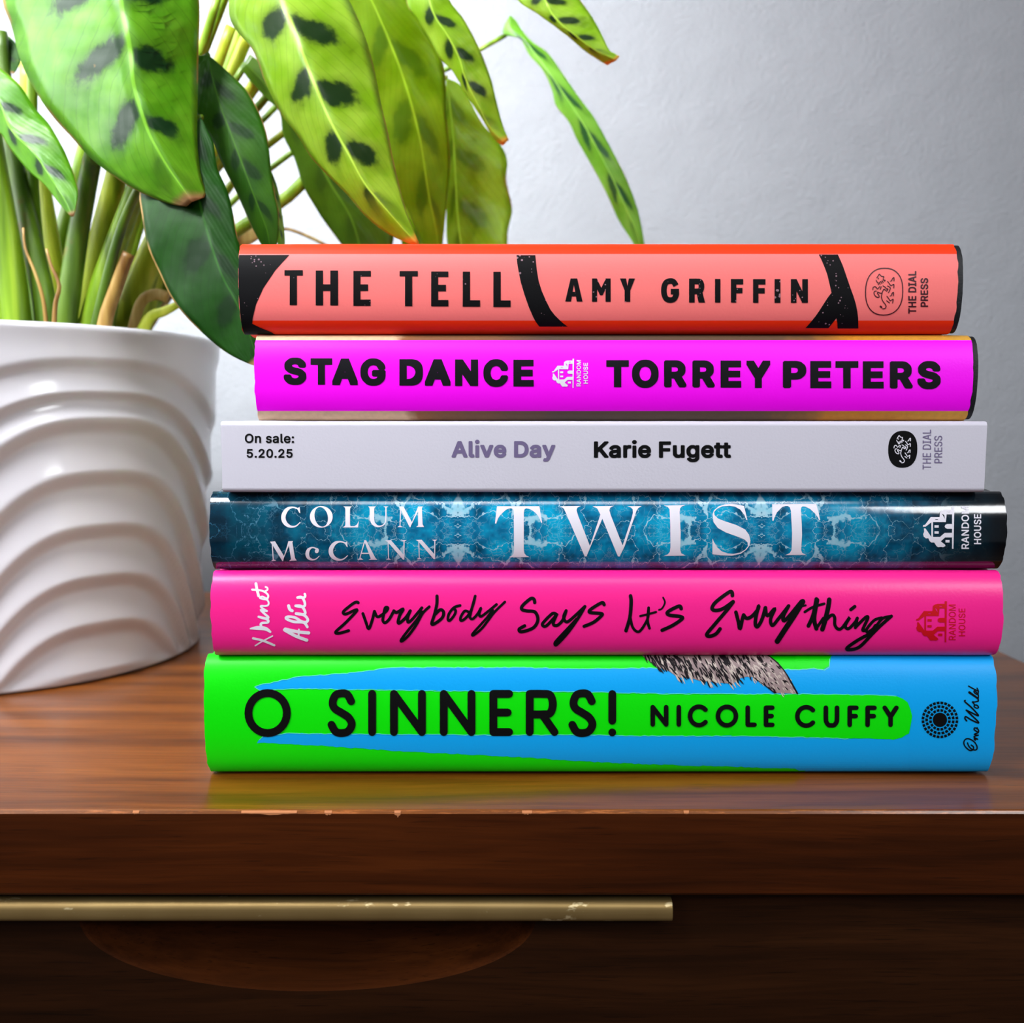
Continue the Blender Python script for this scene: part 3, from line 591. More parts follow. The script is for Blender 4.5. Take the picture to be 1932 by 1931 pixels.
class Art:
    """flat printed shapes, drawn in the spine's own picture plane and then laid onto the curved spine"""

    def __init__(self):
        self.bm = bmesh.new()
        self.k = 0

    def z(self):
        self.k = (self.k + 1) % 30
        return self.k * 1.0e-6

    def poly(self, *loops):
        loops = [[Vector((p[0], p[1], 0)) for p in lp] for lp in loops]
        flat = [p for lp in loops for p in lp]
        h = self.z()
        vs = [self.bm.verts.new((p[0], p[1], h)) for p in flat]
        for t in tessellate_polygon(loops):
            if len(set(t)) == 3:
                try:
                    self.bm.faces.new([vs[i] for i in t])
                except ValueError:
                    pass

    def rect(self, x0, y0, x1, y1):
        self.poly([(x0, y0), (x1, y0), (x1, y1), (x0, y1)])

    def disc(self, x, y, r, n=14):
        self.poly([(x + r * math.cos(2 * math.pi * i / n), y + r * math.sin(2 * math.pi * i / n)) for i in range(n)])

    def stroke(self, pts, r, cap='round', smooth=True, closed=False, sub=6):
        pts = [(p[0], p[1], p[2] if len(p) > 2 else r) for p in pts]
        if smooth and len(pts) > 2:
            pts = catmull(pts, sub, closed)
        n = len(pts)
        h = self.z()
        L, R = [], []
        for i in range(n):
            if closed:
                a, b = pts[i - 1], pts[(i + 1) % n]
            else:
                a, b = pts[max(i - 1, 0)], pts[min(i + 1, n - 1)]
            dx, dy = b[0] - a[0], b[1] - a[1]
            d = math.hypot(dx, dy) or 1.0
            w = pts[i][2]
            nx, ny = -dy / d * w, dx / d * w
            L.append(self.bm.verts.new((pts[i][0] + nx, pts[i][1] + ny, h)))
            R.append(self.bm.verts.new((pts[i][0] - nx, pts[i][1] - ny, h)))
        for i in range(n if closed else n - 1):
            j = (i + 1) % n
            self.bm.faces.new((L[i], L[j], R[j], R[i]))
        if cap == 'round' and not closed:
            for e, s in ((0, 1), (n - 1, -1)):
                q = pts[e]
                o = pts[1] if e == 0 else pts[n - 2]
                a0 = math.atan2(q[1] - o[1], q[0] - o[0])
                m = 6
                self.poly([(q[0] + q[2] * math.cos(a0 - math.pi / 2 + math.pi * i / m), q[1] + q[2] * math.sin(a0 - math.pi / 2 + math.pi * i / m)) for i in range(m + 1)])

    def text(self, t, x0, y0, x1, y1, wt='b', up=False, track=0.0):
        """sans lettering fitted to a box; up = reads bottom to top; wt picks the weight"""
        pen, glyphs = 0.0, []
        for ch in t:
            if ch == ' ':
                pen += 0.2 + track
                continue
            adv, loops = GLYPH[wt + ch]
            glyphs.append([[(pen + x / 1000.0, y / 1000.0) for x, y in lp] for lp in loops])
            pen += adv / 1000.0 + track
        pts = [q for g in glyphs for lp in g for q in lp]
        ax, bx = min(q[0] for q in pts), max(q[0] for q in pts)
        ay, by = min(q[1] for q in pts), max(q[1] for q in pts)

        def put(q):
            u, w = (q[0] - ax) / (bx - ax), (q[1] - ay) / (by - ay)
            return (x0 + (1 - w) * (x1 - x0), y1 - u * (y1 - y0)) if up else (x0 + u * (x1 - x0), y1 - w * (y1 - y0))
        for g in glyphs:
            ar = [sum(a[0] * c[1] - c[0] * a[1] for a, c in zip(lp, lp[1:] + lp[:1])) for lp in g]
            sgn = max(ar, key=abs)
            holes = [lp for lp, a in zip(g, ar) if a * sgn <= 0]
            for lp, a in zip(g, ar):
                if a * sgn > 0:
                    mine = [hh for hh in holes if min(q[0] for q in lp) <= hh[0][0] <= max(q[0] for q in lp) and min(q[1] for q in lp) <= hh[0][1] <= max(q[1] for q in lp)]
                    self.poly([put(q) for q in lp], *[[put(q) for q in hh] for hh in mine])

    # simple geometric capitals
    def glyph(self, ch, x0, y0, x1, y1, w, cap='butt'):
        r = w / 2
        e = r if cap == 'round' else 0.0      # round caps stay inside the box
        l, t, rr, b = x0 + r, y0 + r, x1 - r, y1 - r
        X = lambda u: l + u * (rr - l)
        Yy = lambda v: t + v * (b - t)

        def line(*p):
            for a, c in zip(p, p[1:]):
                self.stroke([a, c], r, cap, smooth=False)

        def curve(*p):
            self.stroke([(X(u), Yy(v)) for u, v in p], r, cap)
        top, bot = y0 + e, y1 - e
        lef, rig = x0 + e, x1 - e
        if ch == 'I':
            line(((x0 + x1) / 2, top), ((x0 + x1) / 2, bot))
        elif ch == 'T':
            line((lef, t), (rig, t))
            line(((x0 + x1) / 2, t), ((x0 + x1) / 2, bot))
        elif ch == 'L':
            line((l, top), (l, bot))
            line((l, b), (rig, b))
        elif ch in 'EF':
            line((l, top), (l, bot))
            line((l, t), (rig, t))
            my = y0 + (y1 - y0) * 0.49
            line((l, my), (rig - 0.06 * (x1 - x0), my))
            if ch == 'E':
                line((l, b), (rig, b))
        elif ch == 'N':
            line((l, top), (l, bot))
            line((rr, top), (rr, bot))
            k_ = w * 1.02
            if cap == 'round':
                line((l, top), (rr, bot))
            else:
                self.poly([(x0, y0), (x0 + k_, y0), (x1, y1), (x1 - k_, y1)])
        elif ch == 'M':
            line((l, top), (l, bot))
            line((rr, top), (rr, bot))
            m_ = (x0 + x1) / 2
            yb = y0 + 0.72 * (y1 - y0)
            k_ = w * 0.95
            self.poly([(x0, y0), (x0 + k_, y0), (m_, yb - 0.42 * (y1 - y0) * 0.75), (x1 - k_, y0), (x1, y0), (m_ + k_ * 0.28, yb), (m_ - k_ * 0.28, yb)])
        elif ch == 'A':
            m_ = (x0 + x1) / 2
            h2 = w * 0.62
            self.poly([(m_ - h2, y0), (m_ + h2, y0), (x1, y1), (x1 - w * 1.08, y1), (m_, y0 + 0.26 * (y1 - y0)), (x0 + w * 1.08, y1), (x0, y1)])
            self.rect(m_ - (x1 - x0) * 0.25, y0 + 0.58 * (y1 - y0), m_ + (x1 - x0) * 0.25, y0 + 0.78 * (y1 - y0))
        elif ch == 'Y':
            m_ = (x0 + x1) / 2
            ym = y0 + 0.52 * (y1 - y0)
            if cap == 'round':
                line((lef, top), (m_, ym))
                line((rig, top), (m_, ym))
                line((m_, ym), (m_, bot))
            else:
                self.poly([(x0, y0), (x0 + w * 1.1, y0), (m_, y0 + 0.33 * (y1 - y0)), (x1 - w * 1.1, y0), (x1, y0), (m_ + r, ym), (m_ + r, y1), (m_ - r, y1), (m_ - r, ym)])
        elif ch == 'O':
            cx_, cy_ = (x0 + x1) / 2, (y0 + y1) / 2
            self.stroke([(cx_ + (cx_ - l) * math.cos(a * math.pi / 16), cy_ + (cy_ - t) * math.sin(a * math.pi / 16)) for a in range(32)], r, closed=True, smooth=False)
        elif ch == 'C':
            self.stroke([(X(0.5 + 0.53 * math.cos(math.radians(a))), Yy(0.5 + 0.5 * math.sin(math.radians(a)))) for a in range(-42, -319, -12)], r, cap, smooth=False)
        elif ch == 'G':
            curve((0.98, .24), (.78, .04), (.5, 0), (.18, .07), (0, .32), (0, .68), (.18, .93), (.5, 1), (.82, .94), (1, .72), (1, .56))
            line((X(0.55), Yy(.56)), (x1, Yy(.56)))
        elif ch == 'S':
            curve((0.97, .20), (.78, .03), (.5, 0), (.2, .05), (.06, .23), (.16, .38), (.5, .49), (.84, .61), (1, .78), (.83, .95), (.5, 1), (.2, .96), (0, .79))
        elif ch == 'U':
            self.stroke([(X(0), top), (X(0), Yy(.62)), (X(.05), Yy(.82)), (X(.25), Yy(.98)), (X(.5), Yy(1)), (X(.75), Yy(.98)), (X(.95), Yy(.82)), (X(1), Yy(.62)), (X(1), top)], r, cap)
        elif ch == 'R':
            line((l, top), (l, bot))
            ym = y0 + 0.53 * (y1 - y0)
            self.stroke([(l, t), (X(.5), t), (X(.82), t + 0.06 * (ym - t)), (X(.93), (t + ym) / 2), (X(.82), ym - 0.06 * (ym - t)), (X(.5), ym), (l, ym)], r, 'butt')
            if cap == 'round':
                line((X(.5), ym), (X(1), bot))
            else:
                self.poly([(X(.42), ym), (X(.42) + w * 1.05, ym - 1), (x1, y1), (x1 - w * 1.15, y1)])

    def mapped(self, fn):
        for v in self.bm.verts:
            v.co.x, v.co.y = fn(v.co.x, v.co.y)
        return self

    def merge(self, other):
        vm = {v: self.bm.verts.new(v.co) for v in other.bm.verts}
        for f in other.bm.faces:
            try:
                self.bm.faces.new([vm[v] for v in f.verts])
            except ValueError:
                pass
        other.bm.free()


class Sub:
    """draws into an Art through crop coordinates"""

    def __init__(self, art, ox, oy, s):
        self.a, self.ox, self.oy, self.s = art, ox, oy, s

    def p(self, pts):
        return [tuple([self.ox + q[0] * self.s, self.oy + q[1] * self.s] + ([q[2] * self.s] if len(q) > 2 else [])) for q in pts]

    def poly(self, *loops):
        self.a.poly(*[self.p(l) for l in loops])

    def rect(self, x0, y0, x1, y1):
        self.poly([(x0, y0), (x1, y0), (x1, y1), (x0, y1)])

    def stroke(self, pts, r, **kw):
        self.a.stroke(self.p(pts), r * self.s, **kw)

    def glyph(self, ch, x0, y0, x1, y1, w, cap='butt'):
        s = self.s
        self.a.glyph(ch, self.ox + x0 * s, self.oy + y0 * s, self.ox + x1 * s, self.oy + y1 * s, w * s, cap)


# ------------------------------------------------------------------ books
def spine_y(b, z):
    u = min(1.0, abs(z - b['zc']) / b['h'])
    u = max(0.0, (u - (1 - b['k'])) / b['k'])
    return b['b'] - b['b'] * max(0.0, 1 - u ** b['p']) ** (1 / b['p'])


def on_spine(b, px, py, lift):
    Y = b['D']
    for _ in range(8):
        q = at(px, py, Y)
        Y = b['D'] + spine_y(b, q.z)
    z = max(b['zc'] - b['h'] * 0.998, min(b['zc'] + b['h'] * 0.998, q.z))
    y0, y1 = spine_y(b, z - 1e-5), spine_y(b, z + 1e-5)
    n = Vector((0, -1, (y1 - y0) / 2e-5)).normalized()
    x = max(b['x0'] + 0.00008, min(b['x1'] - 0.00008, q.x))
    return Vector((x, b['D'] + spine_y(b, z), z)) + n * lift


def lay(b, name, art, mats, layer, parent, step=3.0, label=None):
    bm = art.bm
    if b['k'] > 0.5 and step:
        ys = [v.co.y for v in bm.verts]
        y = math.floor(min(ys)) + step
        while y < max(ys):
            bmesh.ops.bisect_plane(bm, geom=bm.verts[:] + bm.edges[:] + bm.faces[:], dist=1e-4, plane_co=(0, y, 0), plane_no=(0, 1, 0))
            y += step
    org = b['org']
    for v in bm.verts:
        v.co = on_spine(b, v.co.x, v.co.y, 0.00005 * layer + 0.00001 + v.co.z) - org
    o = from_bm(name, bm, mats, parent)
    if label:
        o['label'] = label
    return o


def cross(b, off, depth):
    """closed-side section of a bound cover: (y, z) from top back edge round the spine to bottom back edge"""
    h, bb = b['h'], b['b']
    pts = []
    half = []
    n = 14
    for i in range(n + 1):
        a = i / n
        z = h * math.sin(a * math.pi / 2) if b['k'] > 0.5 else h * (1 - b['k'] + b['k'] * a)
        half.append((spine_y(dict(b, zc=0), z), z))
    if b['k'] < 0.5:
        half = [(0.0, 0.0)] + half
    g = b.get('groove', 0.0)
    tail = [(bb + 0.0018, h - g * 0.35), (bb + 0.0040, h - g), (bb + 0.0062, h - g * 0.4), (bb + 0.0085, h), (bb + 0.03, h), (depth, h)]
    upper = list(reversed(tail)) + list(reversed(half))
    lower = [(y, -z) for y, z in half[1:]] + [(y, -z) for y, z in tail]
    sec = upper + lower
    if off:
        out = []
        for i, (y, z) in enumerate(sec):
            a, c = sec[max(i - 1, 0)], sec[min(i + 1, len(sec) - 1)]
            dy, dz = c[0] - a[0], c[1] - a[1]
            d = math.hypot(dy, dz) or 1
            out.append((y + dz / d * off, z - dy / d * off))
        sec = out
    return sec


def cover_bm(b, x0, x1, off0, off1, depth, seed, wob=0.0003):
    """a bent sheet (jacket or case) between two offsets of the section, with slightly uneven ends"""
    bm = bmesh.new()
    so, si = cross(b, off0, depth), cross(b, off1, depth)
    org = b['org']
    n = len(so)
    NX = 36
    rows_o, rows_i = [], []
    for i in range(NX + 1):
        t = i / NX
        t = 0.5 - 0.5 * math.cos(math.pi * t)
        ro, ri = [], []
        for j in range(n):
            e = noise.noise(Vector((seed * 7.1, j * 0.55, 3.0 if t > 0.5 else 9.0))) * wob
            x = x0 + (x1 - x0) * t
            x += e * (1.0 if t > 0.5 else -1.0) * abs(2 * t - 1) ** 8
            dz = noise.noise(Vector((x * 60, j * 0.4, seed))) * wob * 0.35 * (0.25 + abs(2 * t - 1) ** 6)
            ro.append(bm.verts.new((x - org.x, b['D'] + so[j][0] - org.y, b['zc'] + so[j][1] + dz - org.z)))
            ri.append(bm.verts.new((x - org.x, b['D'] + si[j][0] - org.y, b['zc'] + si[j][1] + dz - org.z)))
        rows_o.append(ro)
        rows_i.append(ri)
    for i in range(NX):
        for j in range(n - 1):
            f = bm.faces.new((rows_o[i][j], rows_o[i + 1][j], rows_o[i + 1][j + 1], rows_o[i][j + 1]))
            f.smooth = True
            f = bm.faces.new((rows_i[i][j], rows_i[i][j + 1], rows_i[i + 1][j + 1], rows_i[i + 1][j]))
            f.smooth = True
    for i, fl in ((0, False), (NX, True)):
        eo = [bm.verts.new(v.co) for v in rows_o[i]]
        ei = [bm.verts.new(v.co) for v in rows_i[i]]
        for j in range(n - 1):
            q = (eo[j], eo[j + 1], ei[j + 1], ei[j])
            f = bm.faces.new(q if not fl else tuple(reversed(q)))
            f.material_index = 1
    for j in (0, n - 1):
        eo = [bm.verts.new(rows_o[i][j].co) for i in range(NX + 1)]
        ei = [bm.verts.new(rows_i[i][j].co) for i in range(NX + 1)]
        for i in range(NX):
            q = (eo[i], ei[i], ei[i + 1], eo[i + 1])
            f = bm.faces.new(q)
            f.material_index = 1
    return bm


def make_book(spec):
    b = dict(spec)
    b.setdefault('k', 1.0)
    b.setdefault('p', 2.3)
    b.setdefault('groove', 0.0008)
    b['h'] = (b['zt'] - b['zb']) / 2
    b['zc'] = (b['zt'] + b['zb']) / 2
    pm = b['pm']
    b['x0'], b['x1'] = at(b['px0'], pm, b['D']).x, at(b['px1'], pm, b['D']).x
    depth = b['depth']
    xc = (b['x0'] + b['x1']) / 2
    b['org'] = Vector((xc, b['D'] + depth / 2, b['zb']))
    root = empty('book', b['org'])
    tag(root, b['label'], 'book', 'books stacked flat on the nightstand')
    paper = b['k'] < 0.5
    jn = 'cover' if paper else 'jacket'
    jb = cover_bm(b, b['x0'], b['x1'], 0.0, -0.00028, depth, b['seed'], 0.00012 if paper else 0.0004)
    b['jacket'] = from_bm(jn, jb, [b['mat'], b.get('edge', M['white_paper'])], root)
    if not paper:
        cb = cover_bm(b, b['x0'] - b.get('case_l', -0.0004), b['x1'] + b.get('case_r', -0.0004), -0.0004, -0.0026, depth - 0.0004, b['seed'] + 9, 0.0001)
        from_bm('case_binding', cb, [b.get('case', M['case_black'])] * 2, root)
    # block of pages
    bm = bmesh.new()
    ins = 0.0004 if paper else 0.0035
    th = 0.0004 if paper else 0.0032
    y0 = b['D'] + (0.0006 if paper else b['b'] + 0.0028)
    o = b['org']
    box_bm(bm, (b['x0'] + ins - o.x, y0 - o.y, b['zb'] + th - o.z), (b['x1'] - ins - o.x, b['D'] + depth - ins - o.y, b['zt'] - th - o.z))
    from_bm('page_block', bm, M['page_edge'], root)
    b['root'] = root
    return b


D0 = 0.2920
zed = lambda py, Y: at(966, py, Y).z
Z = [0.0006, zed(1236.5, D0 + 0.005), zed(1076, D0 + 0.005), zed(929, D0 + 0.003), zed(795, D0 + 0.002), zed(632, D0 + 0.005), zed(460, D0 + 0.005)]
GAP = 0.00012


def band_material(name, z_lo, z_hi, mid, outer, rough, spec=0.45, bscale=1200):
    """a jacket whose spine panel has its own printed colour between two heights"""
    k = NT(name).par(rough, spec)
    co = k.coord()
    z = k.xyz(co)[2]
    inside = k.math('MULTIPLY', k.math('GREATER_THAN', z, z_lo), k.math('LESS_THAN', z, z_hi))
    nz = k.noise(co, bscale, 2)[0]
    k.base(k.mix(inside, outer(k, co), mid))
    k.bump(nz, 0.12, 0.0003)
    return k.m


# ---- 1 top: salmon spine, orange cover
zb, zt = Z[5] + GAP, Z[6]
m1 = band_material('salmon_orange_jacket', at(966, 605.5, D0 + 0.002).z - zb, at(966, 481, D0 + 0.003).z - zb, lin((255, 124, 122)), lambda k, co: lin((255, 52, 2)), 0.5, 0.28)
b1 = make_book(dict(zb=zb, zt=zt, D=D0, b=0.0062, px0=450, px1=1807, pm=545, depth=0.146, seed=1, mat=m1, case=M['case_black'], case_r=0.0017,
                    label='salmon pink and orange hardback with black capitals on its spine, topmost of the stack'))
# ---- 2 magenta
zb, zt = Z[4] + GAP, Z[5]


def photo_cover(k, co):
    xyz = k.xyz(co)
    n = k.noise(co, 55, 4)[0]
    x = k.math('ADD', xyz[0], k.math('MULTIPLY', k.math('SUBTRACT', n, 0.5), 0.05))
    c = k.ramp(k.math('MULTIPLY_ADD', x, 4.2, 0.5), [(0.0, lin((238, 204, 168))), (0.21, lin((232, 196, 158))), (0.235, lin((150, 98, 60))), (0.42, lin((92, 76, 66))), (0.72, lin((104, 80, 60))), (0.80, lin((214, 140, 40))), (1.0, lin((236, 176, 70)))])
    g = k.noise(co, 600, 3)[0]
    return k.mix(k.math('MULTIPLY', g, 0.35), c, lin((60, 46, 40)))


m2 = band_material('magenta_jacket', at(966, 776, D0 + 0.0032).z - zb, at(966, 642, D0 + 0.0025).z - zb, lin((255, 0, 250)), photo_cover, 0.45, 0.25)
b2 = make_book(dict(zb=zb, zt=zt, D=D0 + 0.0005, b=0.0058, px0=480, px1=1836, pm=705, depth=0.146, seed=2, mat=m2, case=M['case_black'], case_r=0.0017,
                    label='magenta hardback with bold black capitals and white logo, directly under the salmon book'))
# ---- 3 white paperback
zb, zt = Z[3] + GAP, Z[4]
m3 = plain('white_card_cover', (208, 205, 218), 0.5, 0.4, 0.15, 1300, 0.03)
b3 = make_book(dict(zb=zb, zt=zt, D=D0 + 0.0002, b=0.0015, k=0.14, p=2.0, groove=0.0, px0=418, px1=1860, pm=862, depth=0.152, seed=3, mat=m3,
                    label='white flat-spined paperback, third from the top of the stack'))
# ---- 4 blue marbled
zb, zt = Z[2] + GAP, Z[3]
k = NT('blue_sea_jacket').par(0.12, 0.85)
co = k.coord()
xyz = k.xyz(co)
ax = k.math('ABSOLUTE', k.math('SUBTRACT', xyz[0], 0.0005))
az = k.math('ABSOLUTE', k.math('SUBTRACT', xyz[2], (zt - zb) * 0.52))
# mirrored like a folded photograph of surf
fx = k.math('PINGPONG', ax, 0.047)
cmb = k.n('CombineXYZ')
k.set(cmb, 0, fx)
k.set(cmb, 1, k.math('MULTIPLY', k.math('FLOOR', k.math('DIVIDE', ax, 0.094)), 0.03))
k.set(cmb, 2, az)
v0 = cmb.outputs[0]
wv = k.noise(v0, 130, 4, 0.6)[1]
ad = k.n('VectorMath', operation='MULTIPLY_ADD')
k.set(ad, 0, wv)
ad.inputs[1].default_value = (0.011, 0.011, 0.011)
k.set(ad, 2, v0)
vor = k.n('TexVoronoi', feature='DISTANCE_TO_EDGE')
k.set(vor, 'Vector', ad.outputs[0])
vor.inputs['Scale'].default_value = 92
vor2 = k.n('TexVoronoi', feature='DISTANCE_TO_EDGE')
k.set(vor2, 'Vector', ad.outputs[0])
vor2.inputs['Scale'].default_value = 330
thick = k.noise(v0, 70, 3, 0.6)[0]
foam_w = k.math('MULTIPLY_ADD', k.smooth(thick, 0.52, 0.74), 0.14, 0.009)
foam = k.math('SUBTRACT', 1.0, k.math('DIVIDE', vor.outputs[0], foam_w), clamp=True)
foam = k.smooth(foam, 0.0, 0.55)
fine = k.math('MULTIPLY', k.smooth(vor2.outputs[0], 0.05, 0.0), k.smooth(thick, 0.40, 0.6))
foam = k.math('MAXIMUM', foam, k.math('MULTIPLY', fine, 0.45))
depthn = k.noise(v0, 95, 3, 0.6)[0]
water = k.ramp(depthn, [(0.32, lin((0, 44, 66))), (0.47, lin((0, 108, 152))), (0.64, lin((0, 164, 208)))])
nfo = k.noise(v0, 420, 2)[0]
foamc = k.mix(nfo, lin((110, 205, 226)), lin((206, 226, 240)))
col = k.mix(k.math('MULTIPLY', foam, 0.85), water, foamc)
# the print runs out into near-black water towards both ends
endf = k.ramp(k.math('MULTIPLY_ADD', xyz[0], 1 / 0.245, 0.5), [(0.0, (0.9, 0.9, 0.9, 1)), (0.05, (0.86, 0.86, 0.86, 1)), (0.14, (0.5, 0.5, 0.5, 1)), (0.25, (0, 0, 0, 1)), (0.74, (0, 0, 0, 1)), (0.86, (0.5, 0.5, 0.5, 1)), (0.93, (0.93, 0.93, 0.93, 1)), (1.0, (1, 1, 1, 1))])
dk = k.mix(foam, lin((0, 20, 32)), lin((0, 84, 116)))
col = k.mix(endf, col, k.mix(k.smooth(xyz[0], 0.085, 0.11), dk, lin((1, 5, 10))))
k.base(col)
k.bump(k.noise(co, 260, 2)[0], 0.05, 0.0004)
m4 = k.m
b4 = make_book(dict(zb=zb, zt=zt, D=D0 + 0.0012, b=0.0060, px0=395, px1=1900, pm=1000, depth=0.152, seed=4, mat=m4, case=M['case_grey'], p=2.1,
                    label='glossy blue sea-foam patterned hardback with white serif lettering, between white and pink books'))
# ---- 5 pink
zb, zt = Z[1] + GAP, Z[2]
m5 = plain('hot_pink_jacket', (255, 34, 146), 0.34, 0.45, 0.10, 1100, 0.03)
b5 = make_book(dict(zb=zb, zt=zt, D=D0 - 0.0008, b=0.0062, px0=397, px1=1893, pm=1155, depth=0.152, seed=5, mat=m5, case=M['case_grey'],
                    label='hot pink hardback with black handwritten brush lettering, second from the bottom of the stack'))
# ---- 6 green and blue
zb, zt = Z[0], Z[1]
GREEN, BLUE = (4, 232, 0), (0, 168, 246)
k = NT('green_blue_jacket').par(0.42, 0.3)
co = k.coord()
x = k.xyz(co)[0]
xs = at(1530, 1400, D0).x - (at(385, 1350, D0).x + at(1882, 1350, D0).x) / 2
k.base(k.mix(k.math('GREATER_THAN', x, xs), lin(GREEN), lin(BLUE)))
k.bump(k.noise(co, 1200, 2)[0], 0.10, 0.0003)
m6 = k.m
M['green_ink'] = plain('green_ink', GREEN, 0.42, 0.3, 0.1, 1200, 0.0)
M['blue_ink'] = plain('blue_ink', BLUE, 0.42, 0.3, 0.1, 1200, 0.0)
M['pale_ink'] = plain('torn_edge_ink', (90, 236, 200), 0.36, 0.45)
b6 = make_book(dict(zb=zb, zt=zt, D=D0 + 0.0002, b=0.0062, px0=385, px1=1880, pm=1350, depth=0.156, seed=6, mat=m6, case=M['case_grey'],
                    label='thick neon green and sky blue hardback, bottom of the stack on the wood'))

# ------------------------------------------------------------------ lettering, book 1
a = Art()
s = Sub(a, 430, 440, 0.2950)
for x0, y0, x1, y1 in ((362, 238, 480, 272), (396, 250, 442, 460), (562, 240, 609, 462), (655, 240, 705, 462), (590, 328, 680, 370),
                       (803, 242, 848, 465), (803, 242, 915, 278), (803, 328, 897, 370), (803, 425, 913, 465),
                       (1098, 243, 1215, 277), (1133, 250, 1179, 467), (1300, 246, 1345, 468), (1300, 246, 1410, 281), (1300, 331, 1395, 372), (1300, 428, 1410, 468),
                       (1502, 247, 1549, 470), (1502, 430, 1613, 470), (1698, 248, 1745, 472), (1698, 431, 1808, 472)):
    s.rect(x0, y0, x1, y1)
lay(b1, 'title_lettering', a, M['ink_speckle'], 2, b1['jacket'], label='large black capital title')
a = Art()
for ch, x0, x1, y0, y1, w in (('A', 1066.5, 1099, 525.7, 569, 10), ('M', 1117, 1152, 525.7, 569.5, 9.5), ('Y', 1169.5, 1198, 525.7, 569.5, 10.5), ('G', 1247.7, 1281, 525.3, 571.5, 10.5),
                              ('R', 1300, 1330, 526, 571, 10.5), ('I', 1349, 1359, 526.6, 571, 10.2), ('F', 1379, 1402, 526.8, 571, 10), ('F', 1420.7, 1444, 527, 571.5, 10),
                              ('I', 1461, 1472.5, 527, 571.5, 11), ('N', 1492, 1524, 527, 571.5, 10.5)):
    a.glyph(ch, x0, y0, x1, y1, w)
lay(b1, 'author_lettering', a, M['ink_speckle'], 2, b1['jacket'], label='smaller black capital lettering')
a = Art()
a.poly([(440, 481.5), (546, 481.5), (520, 510), (497, 544), (483, 575), (477, 600), (476, 611), (490, 618), (512, 627), (520, 632), (440, 632)])
lay(b1, 'printed_band', a, M['ink_speckle'], 1, b1['jacket'], label='black band round the left end')
a = Art()
s = Sub(a, 950, 440, 0.2329)
s.poly([(105, 180), (258, 180), (270, 300), (285, 390), (310, 470), (345, 550), (380, 620), (415, 665), (450, 700), (485, 732), (520, 757), (290, 757), (262, 720), (240, 680), (205, 600), (170, 500), (140, 400), (120, 300), (110, 240)])
lay(b1, 'printed_band', a, M['ink_speckle'], 1, b1['jacket'], label='curved black band in the middle')
a = Art()
s = Sub(a, 1400, 440, 0.2588)
s.poly([(558, 157), (698, 157), (716, 195), (735, 240), (762, 318), (790, 400), (812, 460), (830, 520), (840, 570), (846, 620), (848, 695), (697, 695), (694, 655), (688, 620), (672, 640), (650, 668), (630, 692), (463, 692), (500, 650), (540, 600), (562, 568), (585, 532), (625, 470), (652, 435), (640, 380), (622, 305), (600, 245), (578, 195)])
lay(b1, 'printed_band', a, M['ink_speckle'], 1, b1['jacket'], label='forked black band')
LION = [[(440, 445), (470, 400), (500, 355), (545, 400), (575, 410), (610, 415), (600, 450)], [(472, 468), (482, 452)], [(425, 500), (440, 540), (465, 560), (480, 610)], [(500, 550), (515, 600)], [(530, 530), (560, 580)],
        [(565, 510), (595, 560)], [(590, 470), (605, 490), (645, 505)], [(600, 490), (628, 525)], [(340, 735), (350, 680), (390, 655), (430, 680), (455, 715), (515, 650)], [(545, 660), (525, 725)],
        [(590, 640), (640, 670), (690, 725), (705, 700)], [(570, 800), (610, 720), (645, 740), (680, 765), (710, 720)], [(700, 640), (765, 685), (745, 760), (720, 805)], [(700, 530), (740, 580), (785, 635), (850, 600), (850, 690)],
        [(770, 525), (800, 510), (815, 470), (855, 435), (855, 520)], [(430, 765), (385, 770), (370, 820), (400, 880), (450, 915), (495, 910), (480, 850), (455, 830), (460, 785)],
        [(460, 785), (520, 815), (565, 820), (550, 900), (580, 1000), (640, 1080), (665, 1130), (640, 1185), (580, 1195)], [(565, 820), (570, 800)], [(760, 885), (790, 870), (810, 820), (845, 795), (840, 880)],
        [(685, 890), (730, 950), (770, 1000), (835, 960), (820, 1055)], [(680, 1000), (745, 1050)]]


def sq_oval(x0, y0, x1, y1, p=2.35, n=40):
    cx_, cy_, rx, ry = (x0 + x1) / 2, (y0 + y1) / 2, (x1 - x0) / 2, (y1 - y0) / 2
    out = []
    for i in range(n):
        c, s_ = math.cos(2 * math.pi * i / n), math.sin(2 * math.pi * i / n)
        out.append((cx_ + rx * math.copysign(abs(c) ** (2 / p), c) - 0.06 * ry * s_ * 0.4, cy_ + ry * math.copysign(abs(s_) ** (2 / p), s_)))
    return out


M['maroon_ink'] = plain('dark_maroon_ink', (60, 6, 24), 0.45, 0.4)
a = Art()
s = Sub(a, 1620, 490, 0.07764)
s.stroke(sq_oval(165, 210, 1070, 1345), 12, closed=True, smooth=False)
for st_ in LION:
    s.stroke(st_, 10, sub=4)
s.stroke([(530, 1138), (555, 1160)], 20)
a.text('THE DIAL', 1713.5, 511.7, 1728.5, 591.7, 'm', up=True)
a.text('PRESS', 1736.5, 525, 1751, 579, 'm', up=True)
lay(b1, 'publisher_emblem', a, M['maroon_ink'], 2, b1['jacket'], label='thin maroon lion emblem and small lettering')

